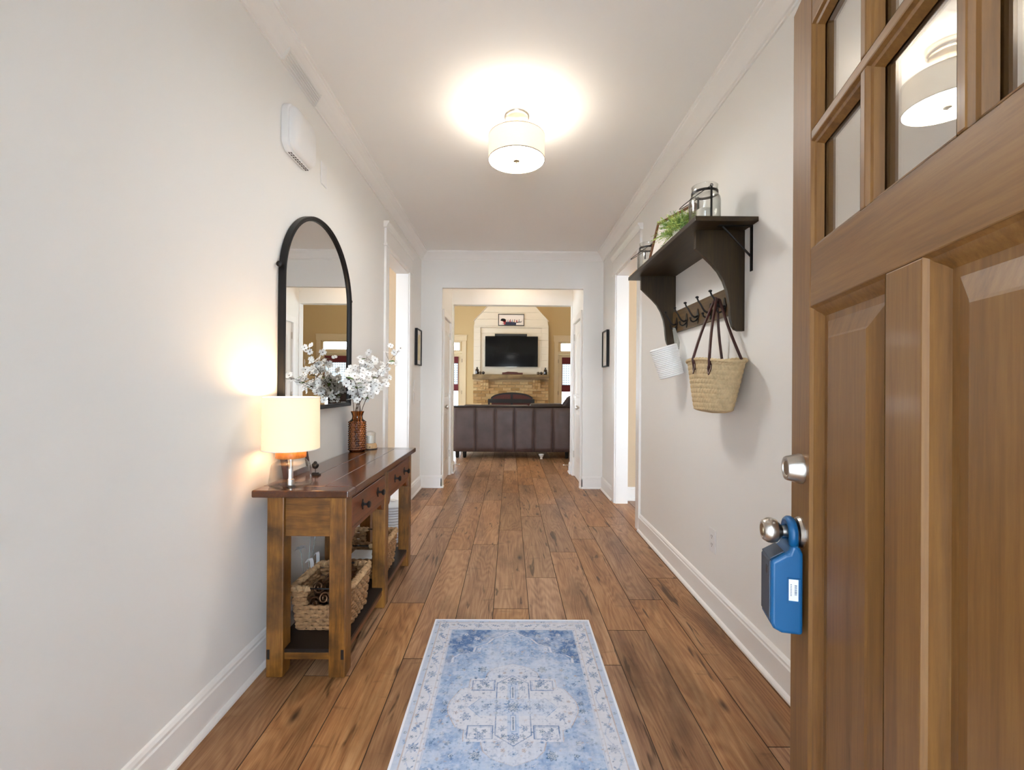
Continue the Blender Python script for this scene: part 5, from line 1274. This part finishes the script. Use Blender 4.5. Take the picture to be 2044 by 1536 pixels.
mb.add([(p[0], p[1], 0.0065) for p in R_] + [(p[0], p[1], 0.0006) for p in R_], [(4, 7, 6, 5)] + [(i, (i + 1) % 4, 4 + (i + 1) % 4, 4 + i) for i in range(4)])
M['rugedge'] = pm('rug_edge', S('#dfe0e6'), 0.95); mb.build('backing', M['rugedge'], rg, local=True)

# ------------------------------------------------------------------ living room
FY = 11.15
fp = thing('fireplace', 'white shiplap chimney breast with tan brick fireplace and rough wooden mantel', 'fireplace', (0.02, 11.28, 0))
BX0, BX1 = -0.905, 0.945; RX0, RX1, RZ = -0.738, 0.770, 2.655
hip = lambda z: 0 if z <= 2.815 else min(0.72, (z - 2.815) * 0.92)
# core set back behind the boards
core = [(BX0 + 0.01, 0), (BX1 - 0.01, 0), (BX1 - 0.01, 2.815), (BX1 - 0.73, 3.60), (BX1 - 0.73, LC), (BX0 + 0.73, LC), (BX0 + 0.73, 3.60), (BX0 + 0.01, 2.815)]
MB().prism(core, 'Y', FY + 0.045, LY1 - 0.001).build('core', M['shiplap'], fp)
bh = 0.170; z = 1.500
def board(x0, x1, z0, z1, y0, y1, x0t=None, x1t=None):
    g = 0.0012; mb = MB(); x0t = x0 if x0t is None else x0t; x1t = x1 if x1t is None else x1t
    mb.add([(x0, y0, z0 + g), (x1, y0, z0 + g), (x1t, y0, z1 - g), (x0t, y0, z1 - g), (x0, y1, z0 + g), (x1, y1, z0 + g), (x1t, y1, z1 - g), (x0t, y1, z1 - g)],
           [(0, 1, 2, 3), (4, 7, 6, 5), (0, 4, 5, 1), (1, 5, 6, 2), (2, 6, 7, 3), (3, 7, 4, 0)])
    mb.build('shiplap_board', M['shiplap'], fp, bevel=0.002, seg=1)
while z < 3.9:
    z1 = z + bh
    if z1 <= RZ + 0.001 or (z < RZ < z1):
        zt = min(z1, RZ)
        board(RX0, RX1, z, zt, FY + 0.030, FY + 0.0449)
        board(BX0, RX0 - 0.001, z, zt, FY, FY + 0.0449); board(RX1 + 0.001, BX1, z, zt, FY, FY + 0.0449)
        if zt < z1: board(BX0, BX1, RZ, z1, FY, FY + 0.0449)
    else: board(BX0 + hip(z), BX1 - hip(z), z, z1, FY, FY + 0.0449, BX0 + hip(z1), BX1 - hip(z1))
    z = z1
# hip trim strips along the slanted edges
for s in (-1, 1):
    xa = BX0 if s < 0 else BX1; xb = xa - s * 0.72
    mb = MB(); mb.tube([(xa, FY - 0.004, 2.815), (xb, FY - 0.004, 2.815 + 0.72 / 0.92)], 0.012, 4); mb.build('edge_trim', M['shiplap'], fp)
# brickwork
FB = 11.10
MB().box(BX0, BX1, FB + 0.02, FY + 0.044, 0.0, 1.368).build('mortar_bed', M['mortar'], fp)
random.seed(9)
def brick_mesh(w, h, d, seed):
    r_ = random.Random(seed); j = lambda: r_.uniform(-0.003, 0.003); c = 0.004; mb = MB()
    mb.add([(-w / 2, d, -h / 2), (w / 2, d, -h / 2), (w / 2, d, h / 2), (-w / 2, d, h / 2), (-w / 2, c, -h / 2), (w / 2, c, -h / 2), (w / 2, c, h / 2), (-w / 2, c, h / 2),
            (-w / 2 + c, j(), -h / 2 + c), (w / 2 - c, j(), -h / 2 + c), (w / 2 - c, j(), h / 2 - c), (-w / 2 + c, j(), h / 2 - c)],
           [(8, 9, 10, 11)] + [q for i in range(4) for q in ((i, (i + 1) % 4, 4 + (i + 1) % 4, 4 + i), (4 + i, 4 + (i + 1) % 4, 8 + (i + 1) % 4, 8 + i))])
    me = bpy.data.meshes.new('brick'); me.from_pydata(mb.v, [], mb.f); me.materials.append(M['brick']); return me
bw_, bhh = 0.198, 0.066; ch_, cwd = bhh + 0.011, bw_ + 0.011
full = [brick_mesh(bw_, bhh, 0.04, q) for q in range(4)]; cut = {}
AR, ACX, ACZ = 0.62, 0.02, 0.40        # firebox arch: radius and centre
row = 0; zc = 0.560 + bhh / 2
while zc < 1.355:
    x = BX0 + (0 if row % 2 == 0 else -cwd / 2); 
    while x < BX1 - 0.02:
        a, b_ = max(x, BX0), min(x + bw_, BX1); x += cwd; w = b_ - a
        if w < 0.03: continue
        mx = (a + b_) / 2
        if abs(mx - ACX) < 0.40 and zc < 0.93: continue
        me = full[random.randrange(4)] if abs(w - bw_) < 1e-4 else cut.setdefault(round(w, 3), brick_mesh(w, bhh, 0.04, 7))
        piece('brick', me, fp, (mx, FB + random.uniform(-0.006, 0.004), zc))
    zc += ch_; row += 1
# corbels: stacked bricks under the mantel
sm_ = brick_mesh(0.062, 0.066, 0.10, 11)
for cx in (-0.622, 0.648):
    for r_ in range(3):
        for k in (-1, 0, 1) if r_ < 2 else (-1, 0, 1):
            piece('brick', sm_, fp, (cx + k * 0.066, FB - 0.085 + r_ * 0.022, 1.330 - r_ * 0.078))
MB().box(BX0 - 0.01, BX1 + 0.012, FB - 0.14, FB + 0.02, 1.372, 1.492).build('mantel', M['mantel'], fp, bevel=0.008)
MB().box(-0.40, 0.44, FB + 0.012, FB + 0.019, 0.3, 0.93).build('firebox_back', M['black'], fp)

fs_ = thing('fire_screen', 'black arched fireplace screen with two mesh panels in front of the brick hearth', 'fire screen', (0.04, 11.0, 0))
yS = 10.99
def arch_bar(rx, rz, w, z0, nm, mat):
    n = 28; out = []; inn = []
    for i in range(n + 1):
        a = PI * i / n; out.append((0.045 + rx * math.cos(a), z0 + rz * math.sin(a))); inn.append((0.045 + (rx - w) * math.cos(a), z0 + (rz - w) * math.sin(a)))
    mb = MB(); vs_ = [(p[0], yS, p[1]) for p in out + inn] + [(p[0], yS + 0.03, p[1]) for p in out + inn]; k = 2 * (n + 1); m_ = n + 1; fs = []
    for i in range(n): fs += [(i, i + 1, m_ + i + 1, m_ + i), (k + i, k + m_ + i, k + m_ + i + 1, k + i + 1), (i, k + i, k + i + 1, i + 1), (m_ + i, m_ + i + 1, k + m_ + i + 1, k + m_ + i)]
    mb.add(vs_, fs); return mb.build(nm, mat, fs_)
arch_bar(0.515, 0.155, 0.045, 0.900, 'arched_frame', M['black'])
for a, b_ in ((-0.445, 0.020), (0.070, 0.535)):
    n = 14; xs2 = [a + (b_ - a) * i / n for i in range(n + 1)]; zz = [0.885 + 0.125 * math.sqrt(max(0.02, 1 - ((x - 0.045) / 0.50) ** 2)) for x in xs2]
    MB().prism([(x, zq) for x, zq in zip(xs2, zz)] + [(b_, 0.45), (a, 0.45)], 'Y', yS + 0.008, yS + 0.014).build('mesh_panel', M['ember'], fs_)
MB().box(0.020, 0.070, yS - 0.004, yS + 0.03, 0.45, 1.035).build('centre_post', M['black'], fs_)
MB().box(-0.535, 0.600, yS - 0.01, yS + 0.04, 0.80, 0.895).build('cross_bar', M['black'], fs_)
for x in (-0.53, 0.555): MB().box(x, x + 0.04, yS, yS + 0.03, 0.0, 0.8).build('leg', M['black'], fs_)

tv = thing('television', 'wall mounted black flat screen television above the mantel', 'television', (0.03, FY + 0.03, 1.686))
MB().box(-0.619, 0.681, FY - 0.030, FY + 0.010, 1.688, 2.438).build('screen', M['tvblack'], tv, bevel=0.004)
MB().box(-0.40, 0.45, FY + 0.010, FY + 0.0295, 1.80, 2.30).build('wall_mount', M['soundbar'], tv)
MB().box(-0.10, 0.16, FY - 0.031, FY - 0.006, 1.681, 1.688).build('bottom_trim', M['nickel'], tv)
snd = thing('soundbar', 'black soundbar mounted on the top edge of the television', 'soundbar', (0.014, FY - 0.01, 2.44))
MB().box(-0.383, 0.411, FY - 0.05, FY + 0.0285, 2.4395, 2.497).build('body', M['soundbar'], snd, bevel=0.006)
pt_ = thing('framed_picture', 'black framed dog picture hung on the shiplap above the television', 'picture', (0.02, FY, 2.70))
for a in ((-0.301, -0.286, 2.700, 2.989), (0.324, 0.339, 2.700, 2.989), (-0.286, 0.324, 2.700, 2.715), (-0.286, 0.324, 2.974, 2.989)): MB().box(a[0], a[1], FY - 0.025, FY - 0.0015, a[2], a[3]).build('frame_bar', M['blackframe'], pt_)
MB().box(-0.286, 0.324, FY - 0.014, FY - 0.006, 2.715, 2.974).build('paper', pm('print_paper', S('#dcd2cb'), 0.7), pt_)
mb = MB(); yq = FY - 0.0148
def blob(pts, m_): 
    mb.add([(p[0], yq, p[1]) for p in pts], [tuple(range(len(pts)))], m_)
def ell(cx, cz, rx, rz, m_, n=16): blob([(cx + rx * math.cos(2 * PI * i / n), cz + rz * math.sin(2 * PI * i / n)) for i in range(n)], m_); 
blob([(-0.15, 2.718), (-0.14, 2.785), (-0.08, 2.80), (0.05, 2.80), (0.14, 2.78), (0.14, 2.718)], 1); yq -= 0.0003
ell(-0.185, 2.845, 0.055, 0.035, 0); blob([(-0.25, 2.835), (-0.20, 2.865), (-0.17, 2.83), (-0.235, 2.815)], 0); ell(-0.145, 2.83, 0.022, 0.045, 0); blob([(-0.20, 2.82), (-0.13, 2.82), (-0.12, 2.74), (-0.16, 2.72), (-0.17, 2.78)], 2)
for q in range(7):
    cx = -0.12 + q * 0.055; ell(cx, 2.812, 0.016, 0.026, (2, 3, 2, 3, 4, 2, 3)[q]); yq -= 0.0001; ell(cx + 0.004, 2.848, 0.010, 0.011, (0, 4, 0, 3, 0, 4, 0)[q])
blob([(0.14, 2.79), (0.26, 2.80), (0.285, 2.83), (0.27, 2.785), (0.14, 2.77)], 0); blob([(-0.225, 2.74), (-0.15, 2.77), (-0.15, 2.755)], 2)
mb.build('printed_figures', [pm('ink_black', S('#14141a'), 0.7), pm('ink_navy', S('#1b2340'), 0.7), pm('ink_red', S('#9a2f36'), 0.7), pm('ink_grey', S('#8a8590'), 0.7), pm('ink_tan', S('#b08a6a'), 0.7)], pt_)
# mantel ornaments
def bottle(label, x):
    r = thing('stoneware_bottle', label, 'bottle', (x, FB - 0.06, 1.4925), group='dark bottles on the mantel'); z = 1.4927
    MB().lathe([(0.0001, z), (0.040, z), (0.042, z + 0.006), (0.042, z + 0.105), (0.034, z + 0.128), (0.018, z + 0.140), (0.016, z + 0.158), (0.021, z + 0.162), (0.021, z + 0.174), (0.0001, z + 0.175)], (x, FB - 0.06, 0), 24).build('body', M['bottle'], r, smooth=35)
    MB().lathe([(0.0165, z + 0.143), (0.019, z + 0.146), (0.0165, z + 0.149)], (x, FB - 0.06, 0), 20).build('neck_ring', M['bottle'], r, smooth=35)
bottle('dark brown bottle standing on the left end of the mantel', -0.808); bottle('dark brown bottle standing on the right end of the mantel', 0.865)
for x, lab in ((-0.735, 'grey brown ball beside the left mantel bottle'), (-0.655, 'darker ball, second to the right of the left mantel bottle'), (0.690, 'grey brown ball left of the pair near the right mantel bottle'), (0.765, 'darker ball next to the right mantel bottle')):
    r = thing('decor_ball', lab, 'ball', (x, FB - 0.06, 1.4925), group='balls on the mantel'); rr = 0.037
    mb = MB(); mb.sphere((x, FB - 0.06, 1.4927 + rr), rr, 18); mb.build('sphere', M['ballgrey'] if x in (-0.735, 0.690) else M['bottle'], r, smooth=True)
    MB().lathe([(rr + 0.0006, 1.4927 + rr - 0.002), (rr + 0.0016, 1.4927 + rr), (rr + 0.0006, 1.4927 + rr + 0.002)], (x, FB - 0.06, 0), 18).build('seam', M['bottle'], r)
cw_ = thing('carved_wood_piece', 'reddish rough carved wood block lying on the middle of the mantel', 'ornament', (0.06, FB - 0.06, 1.4925))
MB().prism([(-0.193, 1.4927), (0.309, 1.4927), (0.309, 1.538), (0.20, 1.538), (0.17, 1.552), (-0.06, 1.562), (-0.12, 1.548), (-0.193, 1.540)], 'Y', FB - 0.10, FB - 0.02).build('block', M['redwood'], cw_, bevel=0.004)
MB().box(-0.15, 0.27, FB - 0.105, FB - 0.10, 1.50, 1.53).build('carved_face', M['redwood'], cw_, bevel=0.002)

# French doors and transoms on the far wall
def french(name, wname, s):
    r = struct(thing(name, None, None, (s * 1.96, LY1, 0))); X = lambda v: s * v
    def bx(x0, x1, y0, y1, z0, z1, nm, mat, par=r, bev=None): return MB().box(min(X(x0), X(x1)), max(X(x0), X(x1)), y0, y1, z0, z1).build(nm, mat, par, bevel=bev)
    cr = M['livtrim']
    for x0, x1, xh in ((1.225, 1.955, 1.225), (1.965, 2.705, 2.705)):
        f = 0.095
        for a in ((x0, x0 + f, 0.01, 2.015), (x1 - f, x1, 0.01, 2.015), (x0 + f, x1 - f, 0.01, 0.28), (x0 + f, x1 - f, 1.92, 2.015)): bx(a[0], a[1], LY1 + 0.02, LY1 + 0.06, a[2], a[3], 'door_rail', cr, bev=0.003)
        bx(x0 + f, x1 - f, LY1 + 0.038, LY1 + 0.042, 0.28, 1.92, 'glass_pane', M['glass'])
    for z in (0.25, 1.0, 1.80): bx(1.212, 1.222, LY1 - 0.022, LY1 + 0.02, z, z + 0.09, 'hinge', M['black'])
    for a in ((1.115, 1.222, 0, 2.345), (2.708, 2.815, 0, 2.345), (1.222, 2.708, 2.022, 2.085), (1.222, 2.708, 2.325, 2.345), (1.10, 2.83, 2.345, 2.47), (1.09, 2.84, 2.47, 2.50)): bx(a[0], a[1], LY1 - 0.022, LY1 - 0.001, a[2], a[3], 'casing', cr, bev=0.004)
    w = struct(thing(wname, None, None, (s * 1.965, LY1, 2.2)))
    for a in ((TR0 - 0.02, TR0 + 0.02, TZ0 - 0.02, TZ1 + 0.02), (TR1 - 0.02, TR1 + 0.02, TZ0 - 0.02, TZ1 + 0.02), (TR0, TR1, TZ0 - 0.02, TZ0 + 0.005), (TR0, TR1, TZ1 - 0.005, TZ1 + 0.02), (1.955, 1.975, TZ0, TZ1)): bx(a[0], a[1], LY1 - 0.010, LY1 + 0.03, a[2], a[3], 'sash', cr, w)
    bx(TR0, TR1, LY1 + 0.04, LY1 + 0.044, TZ0, TZ1, 'glass_pane', M['glass'], w)
    for x0, x1, side in ((1.312, 1.868, 'inner'), (2.058, 2.612, 'outer')):
        lr = 'right' if s > 0 else 'left'
        sh = thing('roman_shade', 'burgundy bordered white plaid shade on the %s leaf of the %s French doors' % (side, lr), 'window shade', (X((x0 + x1) / 2), LY1, 1.94), group='shades on the French doors')
        bx(x0, x1, LY1 - 0.014, LY1 + 0.018, 1.78, 1.945, 'valance', M['burgundy'], sh, 0.004)
        bx(x0 + 0.012, x1 - 0.012, LY1 + 0.006, LY1 + 0.009, 1.24, 1.79, 'plaid_panel', M['plaid'], sh)
        for e in (x0, x1 - 0.014): bx(e, e + 0.014, LY1 + 0.002, LY1 + 0.012, 1.24, 1.79, 'side_border', M['burgundy'], sh)
        bx(x0, x1, LY1 - 0.004, LY1 + 0.014, 1.075, 1.245, 'bottom_border', M['burgundy'], sh, 0.004)
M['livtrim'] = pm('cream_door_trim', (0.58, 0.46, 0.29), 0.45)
m, nt, N, L, b = newmat('sheer_plaid'); N.remove(b); out = N['Material Output']
tc = N.new('ShaderNodeTexCoord'); sp = N.new('ShaderNodeSeparateXYZ'); L.new(tc.outputs['Object'], sp.inputs[0]); fac = None
for ax_, per in (('X', 0.058), ('Z', 0.058)):
    q = N.new('ShaderNodeMath'); q.operation = 'DIVIDE'; L.new(sp.outputs[ax_], q.inputs[0]); q.inputs[1].default_value = per
    f = N.new('ShaderNodeMath'); f.operation = 'FRACT'; L.new(q.outputs[0], f.inputs[0]); g = N.new('ShaderNodeMath'); g.operation = 'LESS_THAN'; L.new(f.outputs[0], g.inputs[0]); g.inputs[1].default_value = 0.3
    if fac is None: fac = g.outputs[0]
    else: h = N.new('ShaderNodeMath'); h.operation = 'ADD'; L.new(fac, h.inputs[0]); L.new(g.outputs[0], h.inputs[1]); fac = h.outputs[0]
r = ramp(N, [(0.0, (0.60, 0.60, 0.60)), (0.5, (0.38, 0.38, 0.40)), (1.0, (0.20, 0.20, 0.22))]); d2 = N.new('ShaderNodeMath'); d2.operation = 'MULTIPLY'; d2.inputs[1].default_value = 0.5; L.new(fac, d2.inputs[0]); L.new(d2.outputs[0], r.inputs['Fac'])
tl_ = N.new('ShaderNodeBsdfTranslucent'); L.new(r.outputs[0], tl_.inputs[0]); df2 = N.new('ShaderNodeBsdfDiffuse'); L.new(r.outputs[0], df2.inputs[0]); mx = N.new('ShaderNodeMixShader'); mx.inputs[0].default_value = 0.3
L.new(tl_.outputs[0], mx.inputs[1]); L.new(df2.outputs[0], mx.inputs[2]); L.new(mx.outputs[0], out.inputs[0]); M['plaid'] = m
french('door_4', 'window_1', 1); french('door_5', 'window_2', -1)
for nm, ya, yb in (('window_3', 7.2, 8.6), ('window_4', 9.2, 10.6)):
    w = struct(thing(nm, None, None, (LX0, (ya + yb) / 2, 0.7)))
    for a in ((ya, ya + 0.05, 0.7, 2.2), (yb - 0.05, yb, 0.7, 2.2), (ya + 0.05, yb - 0.05, 0.7, 0.75), (ya + 0.05, yb - 0.05, 2.15, 2.2), (ya + 0.05, yb - 0.05, 1.43, 1.47)): MB().box(LX0 - 0.09, LX0 - 0.04, a[0], a[1], a[2], a[3]).build('sash', M['trim'], w)
    MB().box(LX0 - 0.067, LX0 - 0.063, ya + 0.05, yb - 0.05, 0.75, 2.15).build('glass_pane', M['glass'], w)

# sofa seen from behind
so = thing('leather_sofa', 'dark brown leather sofa with paneled back turned toward the hall', 'sofa', (0.03, 7.9, 0))
sx0, sx1, sy = -0.955, 1.045, 7.50
MB().box(sx0 + 0.012, sx1 - 0.012, sy + 0.03, sy + 0.22, 0.105, 0.868).build('back_frame', M['leatherdark'], so, bevel=0.03, seg=3)
seams = [sx0 + 0.015, -0.567, -0.243, 0.082, 0.406, 0.722, sx1 - 0.02]
def panel(x0, x1, z0, z1, seed):
    r_ = random.Random(seed); n, k = 14, 22; mb = MB(); vs_ = []; bumps = [(r_.uniform(0.2, 0.8), r_.uniform(0.15, 0.85), r_.uniform(-0.006, 0.008), r_.uniform(0.10, 0.25)) for _ in range(5)]
    for j in range(k + 1):
        for i in range(n + 1):
            u, v = i / n, j / k; e = min(1, 14 * min(u, 1 - u)) ** 0.5 * min(1, 16 * min(v, 1 - v)) ** 0.5
            d = 0.024 * e + sum(b_[2] * math.exp(-((u - b_[0]) ** 2 + (v - b_[1]) ** 2) / b_[3] ** 2) for b_ in bumps) * e
            vs_.append((x0 + 0.003 + (x1 - x0 - 0.006) * u, sy + 0.029 - d, z0 + (z1 - z0) * v))
    fs = [(j * (n + 1) + i, j * (n + 1) + i + 1, (j + 1) * (n + 1) + i + 1, (j + 1) * (n + 1) + i) for j in range(k) for i in range(n)]
    mb.add(vs_, fs); mb.build('back_panel', M['leather'], so, smooth=True)
for q in range(6): panel(seams[q], seams[q + 1], 0.115, 0.845, q + 3)
mb = MB(); mb.tube([(sx0 + 0.02, sy + 0.035, 0.862), (0, sy + 0.035, 0.864), (sx1 - 0.02, sy + 0.035, 0.862)], 0.016, 8); mb.build('top_roll', M['leatherdark'], so, smooth=True)
for a, b_, h in ((sx0 + 0.16, 0.33, 0.885), (0.34, sx1 - 0.14, 0.915)): MB().box(a, b_, sy + 0.10, sy + 0.34, 0.50, h).build('back_cushion', M['leatherdark'], so, bevel=0.045, seg=4)
for a in (sx0 - 0.0, sx1 - 0.16): MB().box(a, a + 0.16, sy + 0.10, sy + 0.92, 0.105, 0.62).build('arm', M['leatherdark'], so, bevel=0.05, seg=4)
for a, b_ in ((sx0 + 0.165, 0.038), (0.042, sx1 - 0.165)): MB().box(a, b_, sy + 0.30, sy + 0.90, 0.30, 0.47).build('seat_cushion', M['leatherdark'], so, bevel=0.04, seg=3)
MB().box(sx0 + 0.02, sx1 - 0.02, sy + 0.06, sy + 0.88, 0.11, 0.30).build('seat_base', M['leatherdark'], so, bevel=0.02)
for x in (sx0 + 0.05, sx1 - 0.11):
    for y in (sy + 0.05, sy + 0.80): MB().lathe([(0.022, 0.0), (0.030, 0.02), (0.034, 0.108), (0.0001, 0.108)], (x + 0.03, y + 0.03, 0), 14).build('leg', M['black'], so, smooth=35)
MB().lathe([(0.022, 0.0), (0.030, 0.02), (0.034, 0.108), (0.0001, 0.108)], (sx0 + 0.20, sy + 0.10, 0), 14).build('leg', M['black'], so, smooth=35)
bo = thing('pet_bowl', 'small white footed bowl on the floor under the sofa', 'bowl', (0.53, 7.56, 0))
MB().lathe([(0.0001, 0.0006), (0.024, 0.0006), (0.018, 0.012), (0.022, 0.030), (0.046, 0.072), (0.048, 0.078), (0.044, 0.076), (0.020, 0.036), (0.0001, 0.034)], (0.53, 7.50, 0), 28).build('bowl_body', M['white'], bo, smooth=40)
MB().lathe([(0.0455, 0.0775), (0.0485, 0.0775), (0.0485, 0.080), (0.0455, 0.080)], (0.53, 7.50, 0), 28, closed=True).build('rim', M['white'], bo, smooth=40)
class MBS(MB):
    def build(s, *a, **k):
        s.v = [(p[0] - 0.22, p[1], p[2]) for p in s.v]; return MB.build(s, *a, **k)
rc = thing('recliner', 'dark brown leather recliner in front of the right French doors', 'armchair', (1.53, 9.35, 0))
MBS().box(1.28, 2.10, 9.0, 9.85, 0.10, 0.46).build('seat', M['leatherdark'], rc, bevel=0.05, seg=3)
MBS().prism([(1.46, 0.45), (2.04, 0.45), (2.04, 1.08), (1.90, 1.13), (1.66, 1.10), (1.46, 0.98), (1.33, 0.80), (1.33, 0.45)], 'Y', 9.62, 9.86).build('backrest', M['leatherdark'], rc, bevel=0.06, seg=4)
for x in (1.26, 1.96): MBS().box(x, x + 0.17, 8.98, 9.80, 0.10, 0.64).build('arm', M['leatherdark'], rc, bevel=0.05, seg=4)
for x in (1.34, 2.0):
    for y in (9.08, 9.76): MBS().box(x, x + 0.05, y, y + 0.05, 0.0, 0.11).build('leg', M['black'], rc)
# ------------------------------------------------------------------ lamps of the rooms beyond, with two added side-room lights
def room_light(label, x, y, z, w, col, r=0.13):
    t = thing('flush_light', label, 'ceiling light', (x, y, z)); n_ = M['roomlit']
    MB().lathe([(0.0001, z - 0.001), (r, z - 0.001), (r, z - 0.02), (0.0001, z - 0.02)], (x, y, 0), 32).build('rim', M['trim'], t, smooth=35)
    MB().lathe([(r * 0.9, z - 0.0205), (r * 0.8, z - 0.05), (r * 0.4, z - 0.07), (0.0001, z - 0.075)], (x, y, 0), 32).build('diffuser', n_, t, smooth=True)
    point('flush_light_bulb', (x, y, z - 0.20), w, col, 0.08)
M['roomlit'] = emit('lit_room_diffuser', (1.0, 0.82, 0.62), 2.5)
room_light('flush round light on the passage ceiling between the white doors', 0.03, 5.85, CE, 2, (1.0, 0.80, 0.60))
room_light('added unseen flush light brightening the room left of the hall', -1.9, 4.05, CE, 2, (1.0, 0.76, 0.48))  # added lamp out of view, lights the left side room
room_light('added unseen flush light brightening the room right of the hall', 1.95, 4.05, CE, 2, (1.0, 0.76, 0.48))  # added lamp out of view, lights the right side room
room_light('flush round light on the living room ceiling', 0.3, 9.2, LC, 25, (1.0, 0.80, 0.55), 0.2)
